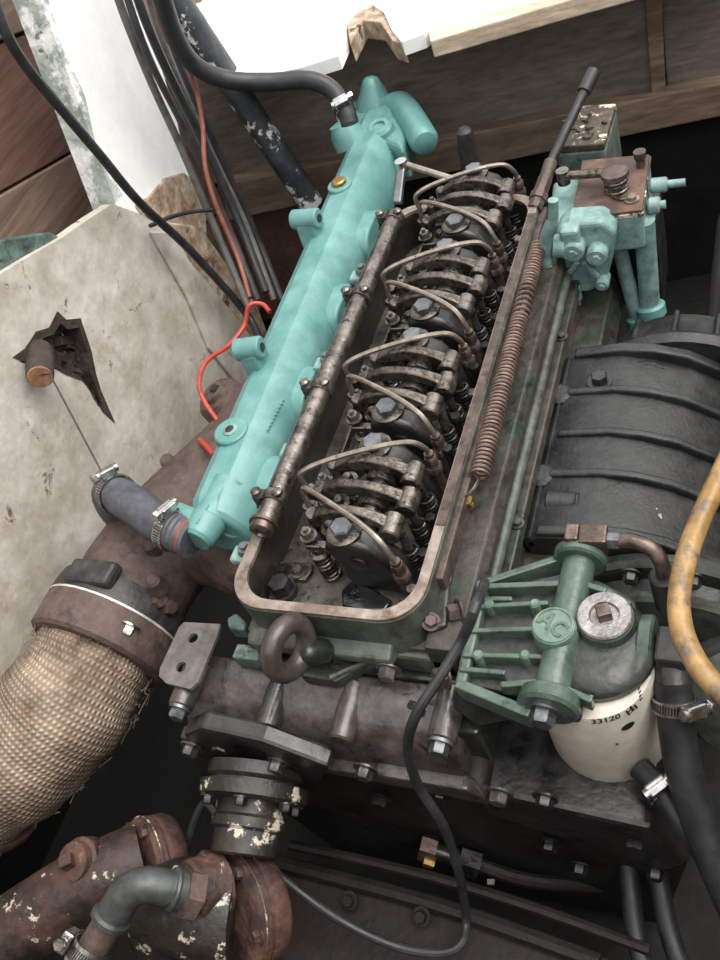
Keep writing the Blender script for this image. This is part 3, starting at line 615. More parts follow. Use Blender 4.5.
# turquoise scraps where the old paint shows: small stud bracket at the corner of the head
mb = MB().slab([Zp(a, b, -.060) for a, b in ((226, 618), (236, 612), (246, 622), (244, 630), (228, 628))], (0, 0, -.02)); tag(mb.build('corner_bracket', 'turq_old', smooth=0, bevel=.003), 'small turquoise bracket at the head corner beside the grey plate', 'bracket')

# accessory drive in front of the cover
t = thing('drive_coupling', 'black flanged drive coupling flaking cream paint below the front cover', 'coupling', Yp(250, 800, -.2))
MB().slab([Yp(a, b, -.172) for a, b in ((183, 735), (200, 728), (262, 742), (330, 768), (318, 785), (270, 782), (196, 758))], (0, .02, 0)).build('mount_plate', 'black', t, smooth=0, bevel=.004)
for (a, b) in ((192, 746), (278, 762)): bolt(t, Yp(a, b, -.172), (0, -1, 0), .0085, .009, 'cover')
c = Yp(256, 778, -.180); ax = V((.10, -1, -.25)).normalized()
MB().lathe(c, ax, [(-.012, .050), (.000, .050), (.004, .046), (.006, .046), (.007, .055), (.020, .055), (.023, .05)], 28).build('flange', 'flakeblack', t)
MB().lathe(c+ax*.022, ax, [(0, .034), (.014, .034), (.017, .037), (.026, .037), (.029, .033), (.050, .033), (.052, .03)], 26).build('hub', 'flakeblack', t)
for k in range(6):
    a_ = k*math.pi/3+.3; x_, y_, _ = basis(ax); bolt(t, c+ax*.022+(x_*math.cos(a_)+y_*math.sin(a_))*.045, ax, .006, .007, 'black', name='flange_bolt')

# ------------------------------------------------------------------ turquoise manifold
t = thing('exhaust_manifold', 'long turquoise painted water-cooled manifold along the head', 'manifold', (-.17, .37, -.09))
def mprof(y):
    s = (y-.03)/.66; dx = -.014-.030*s
    return [(-.188+dx, -.070), (-.196+dx, -.05), (-.196+dx, -.018), (-.190+dx, -.004), (-.178+dx, .004), (-.150+dx, .006), (-.142+dx, .002), (-.126+dx, -.020), (-.120+dx, -.038), (-.120+dx, -.068), (-.125+dx, -.078), (-.17+dx, -.078)]
ys = [.028, .034, .05, .2, .35, .5, .62, .72, .79, .81]; sc = [.72, .88, 1, 1, 1, 1, 1, 1.0, 1.0, .9]
vs_ = []; n = 12
for y, k in zip(ys, sc):
    pr = mprof(y); cx = sum(p[0] for p in pr)/n; cz = -.034
    vs_ += [(cx+(p[0]-cx)*k, y, cz+(p[1]-cz)*k) for p in pr]
fs = [(i*n+j, i*n+(j+1) % n, (i+1)*n+(j+1) % n, (i+1)*n+j) for i in range(len(ys)-1) for j in range(n)]+[tuple(range(n)), tuple((len(ys)-1)*n+j for j in range(n))]
MB().add(vs_, fs).build('casing', 'turq', t, smooth=28, bevel=.003, seg=2)
for y in (.095, .235, .385, .54):
    s = (y-.03)/.66*.030
    MB().prism(rrect(y-.042, -.080, y+.042, -.016, .026, 5), 'X', -.160-s, -.126-s*.9).build('port', 'turq', t, smooth=50, bevel=.003)
# side plugs and lugs
def boss(px, py, z, r, hgt, plug, pm):
    p = Zp(px, py, z); b_ = MB().lathe(p+V((0, 0, -.012)), (0, 0, 1), [(0, r*1.15), (.010, r*1.05), (.012+hgt, r), (.0135+hgt, r*.92)], 28).build('plug_boss', 'turq', t)
    p = p+V((0, 0, hgt))
    if plug == 'hex':
        MB().lathe(p, (0, 0, 1), [(0, .009), (.0025, .009), (.003, .0075)], 18).build('plug', 'turq_grime', b_); MB().hexa(p+V((0, 0, .002)), (0, 0, 1), .0055, .0018).build('plug_socket', 'black', b_)
    else: MB().lathe(p, (0, 0, 1), [(0, .0115), (.006, .011), (.008, .008)], 8).build('plug', pm, b_)
    return b_
boss(232, 433, .004, .020, .004, 'hex', None)
boss(341, 188, .002, .018, .006, 'tan', 'brass')
def lug(px0, py0, px1, py1, z):
    a = Zp(px0, py0, z); b = Zp(px1, py1, z); d = (b-a).normalized(); m_ = (a+b)/2
    l_ = MB().cyl(a, b, .0135, n=22, bev=.002).build('lug', 'turq', t)
    MB().cyl(b-d*.001, b+d*.0012, .0055, n=14).build('bore', 'black', l_)
    MB().prism([(m_.y-.013, z), (m_.y+.013, z), (m_.y+.018, -.012), (m_.y-.018, -.012)], 'X', min(a.x, b.x)+.007, max(a.x, b.x)-.004).build('web', 'turq', l_, smooth=0, bevel=.004)
lug(236, 350, 262, 347, .026)
lug(293, 220, 319, 218, .024)
# front nozzle
e0 = Zp(222, 500, -.012); e1 = Zp(196, 541, -.012)
MB().lathe(e0, e1-e0, [(-.02, .021), (.01, .0185), (.026, .0185), (.028, .020), ((e1-e0).length-.004, .0185), ((e1-e0).length, .015)], 26).build('nozzle', 'turq', t)
MB().cyl(e0.lerp(e1, .72)+V((.004, 0, 0)), e0.lerp(e1, .72)+V((-.042, .014, 0)), .0165, n=22, bev=.002).build('nozzle_branch', 'turq', t)
p = Zp(229, 531, -.03); MB().lathe(p+V((0, .02, 0)), V((.15, -1, .1)), [(0, .012), (.022, .012), (.022, .009), (.017, .008)], 20).build('sender_port', 'turq', t)
MB().obox(e0.lerp(e1, .6)+V((.004, 0, .017)), e1-e0, .003, .004, .025).build('mould_line', 'turq', t, smooth=0)
# rear cluster
q = Zp(347, 128, .01); MB().lathe(q+V((.004, -.01, -.02)), V((-.3, .15, 1)), [(0, .027), (.02, .024), (.028, .020), (.034, .018)], 24).build('hose_neck', 'turq', t)
q = Zp(381, 128, .0); MB().lathe(q+V((0, 0, -.02)), V((0, -.2, 1)), [(0, .024), (.024, .020), (.028, .016), (.028, .010), (.024, .009)], 24).build('sender_boss', 'turq', t)
a = Zp(392, 100, 0)
el_ = crom([Zp(388, 112, -.02), Zp(402, 108, -.010), Zp(414, 124, -.010), Zp(424, 141, -.014)], 6)
MB().tube(el_+[el_[-1]+(el_[-1]-el_[-3])*.45, el_[-1]+(el_[-1]-el_[-3])*.7], [.024]*7+[.022]*12+[.018, .009], 20).build('elbow', 'turq', t)
MB().lathe(Zp(376, 112, -.02), V((.05, .25, 1)), [(0, .034), (.02, .027), (.040, .017), (.050, .012), (.053, .007)], 22).build('spout', 'turq', t)
MB().slab([Zp(q_[0], q_[1], -.005) for q_ in ((338, 118), (352, 98), (398, 96), (408, 120), (402, 148))], (0, 0, -.06)).build('rear_flange', 'turq', t, smooth=0, bevel=.010, seg=3)
# raised casting marks, unreadable
mb = MB()
for k in range(9):
    p = Zp(283-k*1.9, 400+k*3.6, -.004); mb.cyl(p+V((0, 0, -.003)), p+V((0, 0, .0004)), .0012, n=8)
mb.build('casting_marks', 'turq', t)
# clamp crabs with nuts between manifold and head
for k, (a, b) in enumerate(((247, 551), (295, 447), (328, 360), (363, 272))):
    p = Zp(a, b, -.012)
    c_ = thing('manifold_clamp', 'turquoise clamp with a bare nut between manifold and head, %s from the lifting eye' % ('first', 'second', 'third', 'fourth')[k], 'clamp', p+V((0, 0, -.05)), 'manifold clamps')
    MB().obox(p+V((-.004, -.002, -.006)), (1, 0, 0), .020, .010, .028).build('crab', 'turq_grime', c_, smooth=0, bevel=.003)
    MB().cyl(p+V((0, 0, -.06)), p+V((0, 0, -.004)), .006, n=12).build('stud', 'railrust', c_)
    MB().hexa(p+V((0, 0, -.001)), (0, 0, 1), .009, .008).cyl(p, p+V((0, 0, .011)), .0045, n=10).build('nut', 'boltsteel', c_)

# ------------------------------------------------------------------ rusty exhaust casting, flanges, wrapped pipe
t = thing('exhaust_casting', 'brown rusty exhaust casting below the turquoise manifold', 'exhaust pipe', (-.30, .1, -.2))
path = [(-.215, .52, -.125), (-.225, .36, -.12), (-.25, .22, -.12), (-.30, .11, -.122), (-.33, .03, -.125), (-.335, -.04, -.125)]
pp = crom(path, 6); MB().tube(pp, [.058+.012*min(1, i/20) for i in range(len(pp))], 26).build('pipe', 'rust', t)
br = crom([(-.30, .10, -.12), (-.24, .075, -.125), (-.18, .06, -.13), (-.115, .055, -.13)], 5)
MB().tube(br, [.066, .064, .062, .06, .058, .056]+[.052]*(len(br)-6), 24).build('branch', 'rust', t)
p = Zp(214, 392, -.065); MB().lathe(p+V((.01, 0, -.03)), V((-.3, -.1, 1)), [(0, .034), (.022, .032), (.03, .026), (.031, .018), (.036, .016), (.037, .012)], 24).build('plug_boss', 'rust', t)
MB().obox(p+V((.006, -.002, .009)), V((.3, 1, .1)), .010, .003, .010).build('plug_recess', 'black', t, smooth=0)
for (a, b, d) in ((268, 322, .07), (155, 463, .06), (176, 483, .05), (137, 548, .05), (140, 585, .055), (94, 545, .03)):
    p = Zp(a, b, -.06); MB().lathe(p+V((.01, .01, -.02)), V((.1, -.1, 1)), [(0, .012), (.018, .009), (.021, .006)], 14).build('casting_knob', 'rust', t)
t = thing('exhaust_flange', 'dark round exhaust flange clamp between rusty casting and wrapped pipe', 'flange', (-.335, -.06, -.21))
FX, FZ = -.335, -.125; fd = V((-.10, -1, -.06)).normalized(); fo = V((FX, -.012, FZ))
MB().lathe(fo, fd, [(0, .070), (.002, .080), (.018, .083), (.030, .083)], 36).build('collar', 'collar', t)
MB().lathe(fo+fd*.030, fd, [(0, .0835), (.0025, .0835)], 36).build('gasket', 'gasket', t)
MB().lathe(fo+fd*.0325, fd, [(0, .083), (.040, .083), (.044, .079), (.045, .068)], 36).build('flange_ring', 'rust', t)
x_, y_, _ = basis(fd)
for k, (a, b, m) in enumerate(((160, 606, 'rust'), (115, 643, 'bright'), (170, 622, 'rust'))):
    r = ray(a, b); p = CAM+r*1.02; v_ = p-fo; along = .078 if k == 1 else .012; rad = (v_-fd*v_.dot(fd)).normalized()
    bolt(t, fo+fd*along*.6+rad*.078, rad if k != 1 else fd, .009, .010, m)
mb = MB(); mb.slab([fo+fd*.001+V((.01+dx, 0, dz)) for dx, dz in ((-.034, .070), (.032, .070), (.030, .0865), (-.030, .088))], fd*.030); mb.build('lug', 'collar', t, smooth=0, bevel=.005)
# wrapped pipe
t = thing('wrapped_pipe', 'exhaust pipe lagged in frayed tan woven wrap', 'exhaust pipe', (-.42, -.2, -.30))
path = [(-.340, -.070, -.128), (-.352, -.12, -.136), (-.385, -.175, -.155), (-.445, -.225, -.18), (-.54, -.265, -.205), (-.66, -.29, -.225)]
pp = crom(path, 10); random.seed(5)
MB().tube(pp, [.0665+.007*min(1, i/14)+.0022*math.sin(i*.55)+.0012*math.sin(i*1.7)+(.007 if i > 31 else 0) for i in range(len(pp))], 40, uv=True).build('lagging', 'wrap', t)
for k, (i, R) in enumerate(((32, .085), (37, .086))):
    d = (pp[i+1]-pp[i]); MB().torus(pp[i], d, R-.004, .005, 40, 8, 2.6).build('wrap_edge', 'rustred', t)
mb = MB()
for k in range(60):
    i = random.randint(2, 8); a_ = random.uniform(0, 6.28); x_, y_, d_ = basis(pp[i+1]-pp[i]); e = x_*math.cos(a_)+y_*math.sin(a_)
    p0 = pp[i]+e*.072; mb.tube([p0, p0+e*.004+d_*random.uniform(-.010, .010), p0+e*random.uniform(.002, .009)+d_*random.uniform(-.018, .018)], .0005, 4)
for k in range(45):
    i = random.randint(10, 36); x_, y_, d_ = basis(pp[i+1]-pp[i]); dn = V((.55, -.3, -.75)); e = (dn-d_*dn.dot(d_)).normalized()+x_*random.uniform(-.3, .3); e.normalize()
    p0 = pp[i]+e*.072; mb.tube([p0, p0+e*.003+d_*random.uniform(-.008, .008), p0+e*random.uniform(.001, .009)+d_*random.uniform(-.014, .014)], .0007, 4)
tag(mb.build('loose_threads', 'wrap', t), kind='stuff')

# ------------------------------------------------------------------ grey coolant hose and its clamps
def hose_clamp(c, d, R, label, scr, w=.011, m='bright', group=None):
    c = V(c); d = V(d).normalized(); t = thing('hose_clamp', label, 'hose clamp', c-V((0, 0, R)), group)
    x_, y_, _ = basis(d); n = 36; vs_ = []; fs = []
    for i in range(n):
        a = 2*math.pi*i/n; e = x_*math.cos(a)+y_*math.sin(a)
        for (rr, s) in ((R, -1), (R, 1), (R+.0012, 1), (R+.0012, -1)): vs_.append(c+e*rr+d*s*w/2)
    for i in range(n):
        for j in range(4): fs.append((i*4+j, i*4+(j+1) % 4, ((i+1) % n)*4+(j+1) % 4, ((i+1) % n)*4+j))
    b_ = MB().add(vs_, fs).build('band', m, t)
    mb = MB()
    for i in range(46):
        a = 2*math.pi*i/46; e = x_*math.cos(a)+y_*math.sin(a); tt = d.cross(e); mb.obox(c+e*(R+.0013), d+tt*.12, .0011, .0006, w*.62, e)
    mb.build('worm_slots', 'black', b_, smooth=0)
    e = V(scr); e = (e-d*e.dot(d)).normalized(); tt = d.cross(e)
    MB().obox(c+e*(R+.006), tt, w*1.05, .011, .020, e).build('screw_housing', m, t, smooth=0, bevel=.002)
    q = c+e*(R+.007)
    MB().cyl(q-tt*.014, q+tt*.013, .0048, n=12).hexa(q-tt*.013, -tt, .0062, .006).build('screw', m, t)
    return t
h0 = Zp(186, 536, -.012); h1 = Zp(160, 524, -.006); h2 = Zp(135, 506, -.006); h3 = Zp(112, 492, -.018)
hp = crom([h0, h1, h2, h3, h3+V((-.018, .004, -.03)), h3+V((-.022, .006, -.07))], 10)
t = thing('coolant_hose', 'short grey ribbed rubber hose joining the turquoise manifold', 'hose', h2+V((0, 0, -.05)))
MB().tube(hp, [.0205+(.0012 if i % 2 else 0) for i in range(len(hp))], 26).build('hose', 'greyrubber', t)
MB().cyl(h0, h0+(h0-h1).normalized()*.006, .0205, n=26).build('red_ply', 'dullred', t)
MB().cyl(h0+(h0-h1).normalized()*.005, h0+(h0-h1).normalized()*.010, .021, n=26).build('hose_end', 'greyrubber', t)
hose_clamp(hp[6], hp[7]-hp[5], .0222, 'silver hose clamp at the turquoise nozzle end of the grey hose', (-.1, .35, 1))
hose_clamp(hp[27], hp[28]-hp[26], .0222, 'silver hose clamp on the grey hose end by the white panel', (.1, .25, 1))
# wire from stick to clamp, the stick in the panel hole
sc_ = Xp(40, 377, WX+.035); t = thing('wooden_plug', 'broken brown stick jammed in the hole of the white panel', 'stick', sc_+V((0, 0, -.02)))
ax = V((-.55, .80, -.05)).normalized()
MB().lathe(sc_, ax, [(0, .0145), (.002, .0160), (.03, .0165), (.06, .015)], 14).build('stick', 'charred', t)
MB().lathe(sc_-ax*.0012, ax, [(0, .0140), (.0015, .0148)], 14).build('sawn_end', 'endgrain', t)
wv = [sc_+V((.004, 0, .004)), sc_+V((.01, .006, -.002)), hp[27]+V((-.006, .006, .026))]
mb = MB().tube(wv, .0011, 6); tag(mb.build('tie_wire', 'cable'), 'thin taut wire from the wooden stick to the grey hose clamp', 'wire')
# ------------------------------------------------------------------ blower
t = thing('blower', 'black finned blower casting beside the cylinder head', 'blower', (.26, .24, -.42))
bp = [(.134, -.100), (.146, -.089), (.20, -.086), (.235, -.093), (.27, -.107), (.305, -.130), (.335, -.162), (.355, -.205), (.36, -.26), (.35, -.33), (.32, -.40), (.134, -.40)]
MB().prism(bp, 'Y', .085, .345).build('housing', 'blower', t, smooth=50, bevel=.003)
def off(p, k): 
    return [(x+(k if x > .3 else 0)*max(0, (x-.28)/.08), z+k*max(0, 1-max(0, (x-.28)/.09))) for (x, z) in p]
def rib(y, w_, k, name='rib', m='blower', y2=None, taper=True):
    out = bp[1:9]; inn = [(x-.002, z-.012) for (x, z) in out]
    dz = [k*(.35+.65*min(1, i/3)) if taper else k for i in range(len(out))]
    o_ = [(x+(dd if i > 4 else 0)*.7, z+dd) for i, ((x, z), dd) in enumerate(zip(out, dz))]
    return MB().prism(o_+inn[::-1], 'Y', y-w_/2, y+w_/2).build(name, m, t, smooth=50, bevel=.003, seg=3)
for y in (.166, .222, .284): rib(y, .009, .011)
rib(.345, .014, .016, 'end_flange'); rib(.092, .012, .014, 'end_flange')
MB().prism([(.132, -.096), (.140, -.089), (.146, -.105), (.132, -.110)], 'Y', .085, .345).build('side_rim', 'blower', t, smooth=0, bevel=.002)
for y in (.166, .284):
    MB().lathe((.138, y, -.112), (0, 0, 1), [(0, .016), (.022, .015), (.026, .010)], 16).build('mount_lug', 'blower', t)
bolt(t, Zp(600, 382, -.086), (0, 0, 1), .0095, .009, 'black')
p = Zp(566, 503, -.095); MB().cyl(p+V((-.02, 0, 0)), p+V((.012, 0, 0)), .012, n=16, bev=.002).build('side_boss', 'blower', t)
bolt(t, p+V((.012, 0, 0)), (1, 0, 0), .008, .008, 'black')
mb = MB(); random.seed(4)
for k in range(9):
    q = Zp(625+k*4.2+random.uniform(-1, 1), 499+k*1.2+random.uniform(-3, 3), -.0925); mb.obox(q+V((0, 0, -.003-k*.0011)), (random.uniform(-1, 1), random.uniform(-1, 1), -.2), .003, .002, .008)
mb.build('scuffed_marks', 'alu', t, smooth=0)
# rear end plate, rounded, with ribs
MB().lathe((.255, .352, -.205), (0, 1, 0), [(0, .125), (.012, .128), (.020, .124), (.022, .112), (.075, .098), (.085, .08)], 40).build('rear_cover', 'blower', t)
for k in range(7):
    a_ = math.radians(20+k*24); e = V((math.cos(a_), 0, math.sin(a_)))
    MB().obox(V((.255, .398, -.205))+e*.108, (0, 1, -.2), .006, .012, .05, e).build('cover_rib', 'blower', t, smooth=0, bevel=.002)
# front drive end, green rim
MB().lathe((.268, .082, -.235), (0, -1, 0), [(0, .135), (.010, .138), (.016, .134), (.018, .118), (.03, .112), (.032, .07)], 44).build('front_cover', 'greendark', t)
MB().lathe((.268, .050, -.235), (0, -1, 0), [(0, .118), (.008, .122), (.012, .118), (.014, .09)], 44).build('cover_rim', 'headgreen', t)
for k in range(6):
    a_ = math.radians(25+k*26); e = V((math.cos(a_), 0, math.sin(a_))); bolt(t, V((.268, .064, -.235))+e*.127, (0, -1, 0), .007, .008, 'greendark', name='rim_bolt')
mb = MB().lathe((.335, -.02, -.16), (.15, -.5, .6), [(0, .05), (.02, .052), (.05, .046), (.055, .03)], 28); mb.build('drive_cap', 'greendark', t)

# ------------------------------------------------------------------ governor
t = thing('governor', 'turquoise governor with a rusty lever plate behind the blower', 'governor', (.17, .53, -.15))
g = [Zp(a, b, 0) for a, b in ((572, 218), (642, 209.5), (649.5, 154), (582, 160))]
MB().slab([q+V((0, 0, -.008)) for q in g], (0, 0, -.048)).build('box', 'turq_grime', t, smooth=0, bevel=.004)
lp = MB().slab(g, (0, 0, -.004)).build('cover_plate', 'rustplate', t, smooth=0, bevel=.001)
MB().slab([q+V((0, 0, -.004)) for q in [(x_-V((.166, .54, 0)))*1.03+V((.166, .54, 0)) for x_ in g]], (0, 0, -.004)).build('plate_gasket', 'cream', t, smooth=0)
MB().slab([Zp(a, b, -.02) for a, b in ((553, 182), (580, 176), (574, 222), (548, 222))], (0, 0, -.045)).build('side_housing', 'turq_grime', t, smooth=0, bevel=.004)
# lever, coil and screws on the plate
a = Zp(563, 176, .012); b = Zp(612, 172, .016)
lv = MB().tube([a, b], .0055, 12).build('lever', 'steel', t)
MB().cyl(a+V((0, 0, -.010)), a+V((0, 0, .008)), .008, n=14).build('lever_eye', 'steel', lv)
cb = Zp(617, 190, .0); MB().helix(cb, cb+V((0, 0, .020)), .0125, .0019, 5).build('coil', 'steel', lv)
MB().lathe(cb, (0, 0, 1), [(0, .009), (.020, .009), (.0205, .0165), (.026, .016), (.028, .011)], 20).build('coil_post', 'railrust', lv)
mb = MB().tube(crom([cb+V((-.005, -.012, .002)), cb+V((.006, -.022, .003)), cb+V((.018, -.022, .003))], 4), .0018, 6); mb.build('coil_tail', 'steel', lv)
p = Zp(641, 166, 0); MB().cyl(p, p+V((0, 0, .016)), .0055, n=12).cyl(p+V((0, 0, .012)), p+V((0, 0, .020)), .0075, n=12).build('post_screw', 'railrust', t)
bolt(t, Zp(632, 200, 0), (0, 0, 1), .006, .005, 'pipe', name='plate_screw'); bolt(t, Zp(580, 210, 0), (0, 0, 1), .004, .003, 'rustplate', name='plate_screw')
# right side stud
a = Zp(650, 186, -.012); MB().cyl(a, a+V((.02, 0, 0)), .009, n=14, bev=.002).cyl(a+V((.018, 0, 0)), a+V((.040, 0, 0)), .0048, n=12).build('stop_stud', 'turq_grime', t)
a = Zp(648, 206, -.02); MB().cyl(a, a+V((.014, 0, 0)), .010, n=14, bev=.002).cyl(a+V((.012, 0, 0)), a+V((.02, 0, 0)), .005, n=12).build('side_boss', 'turq_grime', t)
# lower round casting facing the front
def G(px, py, y=.462): return Yp(px, py, y)
lc = [G(a, b) for a, b in ((556, 232), (568, 224), (600, 222), (616, 232), (612, 262), (606, 284), (590, 293), (570, 294), (556, 286), (551, 262))]
MB().slab(lc, (0, .035, 0)).build('lower_casting', 'turq_grime', t, smooth=0, bevel=.006, seg=3)
mb = MB(); 
for (a, b, r, h) in ((575, 243, .013, .020), (598, 250, .0125, .016), (561, 282, .009, .014), (603, 280, .0085, .012)):
    q = G(a, b); MB().cyl(q+V((0, .01, 0)), q+V((0, -h, 0)), r, n=18, bev=.002).build('knob', 'turq_grime', t)
    MB().lathe(q+V((0, -h, 0)), (0, -1, 0), [(0, r*.45), (.003, r*.4)], 6).build('knob_screw', 'turq_grime', t)
q = G(572, 236); MB().obox(q+V((0, -.004, .006)), (0, 1, 0), .022, .022, .022).build('hood', 'turq_grime', t, smooth=0, bevel=.004)
for (a, b) in (((566, 278), (577, 262)), ((597, 276), (584, 262))): MB().tube([G(*a, .458), G(*b, .455)], .004, 8).build('web', 'turq_grime', t)
q = G(577, 294, .455); MB().cyl(q+V((0, 0, .012)), q+V((0, 0, -.006)), .006, n=12).build('drain_cock', 'turq', t); MB().cyl(q+V((0, 0, -.004)), q+V((0, 0, -.016)), .0035, n=10).build('drain_spout', 'alu', t)
lvp = [G(a, b, .448) for a, b in ((553, 200), (553, 220), (547, 236), (545, 256), (547, 268))]
lv = MB().tube(crom(lvp, 5), [.006]*6+[.008]*10+[.0095]*5, 12).build('side_lever', 'turq_grime', t)
q = lvp[-1]; MB().cyl(q+V((0, .006, 0)), q+V((0, -.008, 0)), .011, n=16, bev=.002).build('lever_knob', 'turq_grime', lv)
MB().cyl(G(555, 246, .455), G(566, 246, .455), .014, n=16).build('lever_hub', 'turq_grime', lv)
# two legs down to the blower
for (tp, bt, r) in (((616, 236), (637, 318), .0095), ((644, 220), (650, 306), .0125)):
    a = G(*tp, .505); b = G(*bt, .505); l_ = MB().cyl(a, b, r, n=18).build('leg', 'turq_grime', t)
    MB().cyl(b+V((0, 0, .004)), b+V((.002, -.004, -.014)), r*1.5, n=16, bev=.003).build('foot', 'turq', l_)
MB().box((.14, .53, -.18), (.22, .60, -.05)).build('rear_body', 'black', t, smooth=0, bevel=.006)
# rod and the box behind
t = thing('throttle_rod', 'black jointed throttle rod running back above the governor', 'rod', Zp(545, 190, -.01))
r0, r1, r2, r3 = Zp(534, 210, -.006), Zp(545, 180, .004), Zp(551, 162, .012), Zp(584, 92, .05)
MB().cyl(r2, r3, .0062, n=14).build('rod', 'rubber', t)
MB().cyl(r1, r2, .0085, n=14).build('joint', 'railrust', t)
MB().cyl(r0, r1, .0095, n=8).cyl(r0.lerp(r1, .3), r0.lerp(r1, .5), .0115, n=8).build('clevis', 'railrust', t)
MB().cyl(r3, r3+(r3-r2).normalized()*.03, .009, n=14).build('rod_boot', 'rubber', t)
p = [Zp(a, b, .01) for a, b in ((555, 147), (604, 143), (616, 103), (572, 106))]
t = thing('bracket_box', 'small dark box with cream flaked top behind the governor', 'box', (p[0]+p[2])/2+V((0, 0, -.11)))
MB().slab([q+V((0, 0, -.010)) for q in p], (0, 0, -.10)).build('body', 'boxgrey', t, smooth=0, bevel=.003)
MB().slab([(q-p[0])*1.0+p[0] for q in p], (0, 0, -.010)).build('lid', 'cream', t, smooth=0, bevel=.002)
mb = MB(); random.seed(9)
for k in range(14):
    q = Zp(random.uniform(566, 608), random.uniform(108, 140), .012); mb.obox(q, (random.uniform(-1, 1), random.uniform(-1, 1), random.uniform(-.3, .3)), .006, .003, .010)
tag(mb.build('paint_flakes', 'cream', t, smooth=0), kind='stuff')
mb = MB().lathe(Zp(468, 150, -.03), (.05, 0, 1), [(-.12, .014), (.01, .014), (.03, .011), (.035, .006)], 16); tag(mb.build('rear_post', 'collar'), 'short dark post standing behind the last rocker set', 'post')
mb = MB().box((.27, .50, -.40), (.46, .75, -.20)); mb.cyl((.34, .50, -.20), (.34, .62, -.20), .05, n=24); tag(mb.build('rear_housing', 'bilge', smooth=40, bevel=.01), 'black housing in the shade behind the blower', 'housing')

# ------------------------------------------------------------------ fuel filter
t = thing('fuel_filter_housing', 'green ribbed fuel filter head with a round badge', 'filter head', (.21, -.05, -.09))
zt = -.026
q0 = Zp(580, 560, zt); q1 = Zp(549, 704, zt); dq = (q1-q0).normalized()
MB().cyl(q0, q1, .0142, n=24).build('cross_tube', 'green', t)
MB().lathe(q0-dq*.004, dq, [(-.004, .020), (-.002, .023), (.006, .0235), (.008, .021)], 28).build('end_disc', 'green', t)
MB().lathe(q1-dq*.004, dq, [(-.006, .021), (-.004, .024), (.007, .0255), (.010, .023)], 28).build('end_disc', 'green', t)
p = q1+dq*.006; bolt(t, p+V((-.003, 0, -.002)), dq, .0105, .010, 'boltsteel', name='end_bolt')
MB().slab([q1+dq*.004+V((x_, 0, z_)) for x_, z_ in ((.0, .010), (.020, .004), (.026, -.010), (.022, -.022), (.0, -.020))], dq*-.010).build('end_lug', 'greendark', t, smooth=0, bevel=.003)
bc = Zp(553, 625, -.007)
b_ = MB().lathe(bc+V((0, 0, -.03)), (0, 0, 1), [(0, .019), (.026, .0185), (.029, .0178), (.030, .0165)], 32).build('badge_boss', 'greenlite', t)
MB().torus(bc+V((0, 0, .0002)), (0, 0, 1), .0158, .0011, 32, 8).build('badge_rim', 'greenlite', b_)
vs_, fs = text_mesh('AC', .021)
mb = MB(); rz = Matrix.Rotation(math.radians(-34), 3, 'Z')
vv = [rz @ V((v.x*.85, v.y, 0)) for v in vs_]
mb.add([bc+v+V((0, 0, .0012)) for v in vv], fs); mb.build('badge_letters', 'green', b_, smooth=0).modifiers.new('solid', 'SOLIDIFY').thickness = .0022
# plug
pc = Zp(604, 614, -.012)
b_ = MB().lathe(pc+V((0, 0, -.05)), (0, 0, 1), [(0.018, .030), (.030, .026), (.042, .0235), (.044, .0235)], 32).build('plug_boss', 'green', t)
MB().lathe(pc+V((0, 0, -.007)), (0, 0, 1), [(0, .0228), (.005, .0228), (.0065, .0215), (.0062, .0125), (.0035, .0115)], 36).build('plug_washer', 'alu', b_)
MB().obox(pc+V((0, 0, .002)), (1, .45, 0), .0115, .011, .0115).build('square_plug', 'copper', b_, smooth=0, bevel=.001)
vs_, fs = text_mesh('OPEN', .007)
# base plate and ribs
zb = -.033
bpz = [Zp(a, b, zb) for a, b in ((474, 592), (560, 572), (600, 580), (636, 600), (640, 640), (620, 680), (580, 706), (545, 700), (456, 682), (462, 640))]
MB().slab(bpz, (0, 0, -.008)).build('base', 'greendark', t, smooth=0, bevel=.003)
def frib(a, b, w_=.0045, h=.014, z=-.021, m='green', nm='rib'):
    p = Zp(*a, z); q = Zp(*b, z); return MB().obox((p+q)/2+V((0, 0, -h/2)), q-p, w_, h, (q-p).length).build(nm, m, t, smooth=0, bevel=.0014)
for a, b in (((473, 598), (512, 598)), ((471, 606), (548, 602)), ((467, 630), (540, 628)), ((462, 654), (548, 656)), ((459, 668), (505, 672))): frib(a, b)
for a, b in (((476, 586), (575, 582)), ((575, 580), (606, 590)), ((606, 590), (630, 604)), ((500, 684), (556, 680)), ((548, 680), (592, 700))): frib(a, b, .0055, .016, -.020)
frib((476, 584), (562, 556), .007, .020, -.024, 'green', 'arm'); frib((456, 682), (530, 712), .009, .022, -.024, 'green', 'arm')
for a, b in ((489, 604), (535, 604), (478, 655), (525, 655)):
    p = Zp(a, b, -.021); MB().lathe(p+V((0, 0, -.012)), (0, 0, 1), [(0, .005), (.013, .0046), (.015, .003)], 14).build('ejector_stub', 'greenlite', t)
# mounting face on the engine side
mf = [Zp(a, b, -.024) for a, b in ((476, 584), (472, 600), (454, 684))]
MB().slab([mf[0], mf[1], mf[2], mf[2]+V((.01, 0, 0)), mf[0]+V((.012, 0, 0))], (0, 0, -.05)).build('mount_face', 'green', t, smooth=0, bevel=.003)
MB().slab([mf[2]+V((.02, -.002, -.01)), mf[2]+V((-.004, 0, -.01)), mf[2]+V((-.006, -.010, -.03)), mf[2]+V((.01, -.012, -.055)), mf[2]+V((.05, .0, -.05))], (.004, .012, 0)).build('lower_gusset', 'greendark', t, smooth=0, bevel=.003)
for a, b in ((460, 612), (447, 676)): bolt(t, Zp(a, b, -.036), (-.8, -.5, .4), .0085, .010, 'railrust', name='mount_bolt')
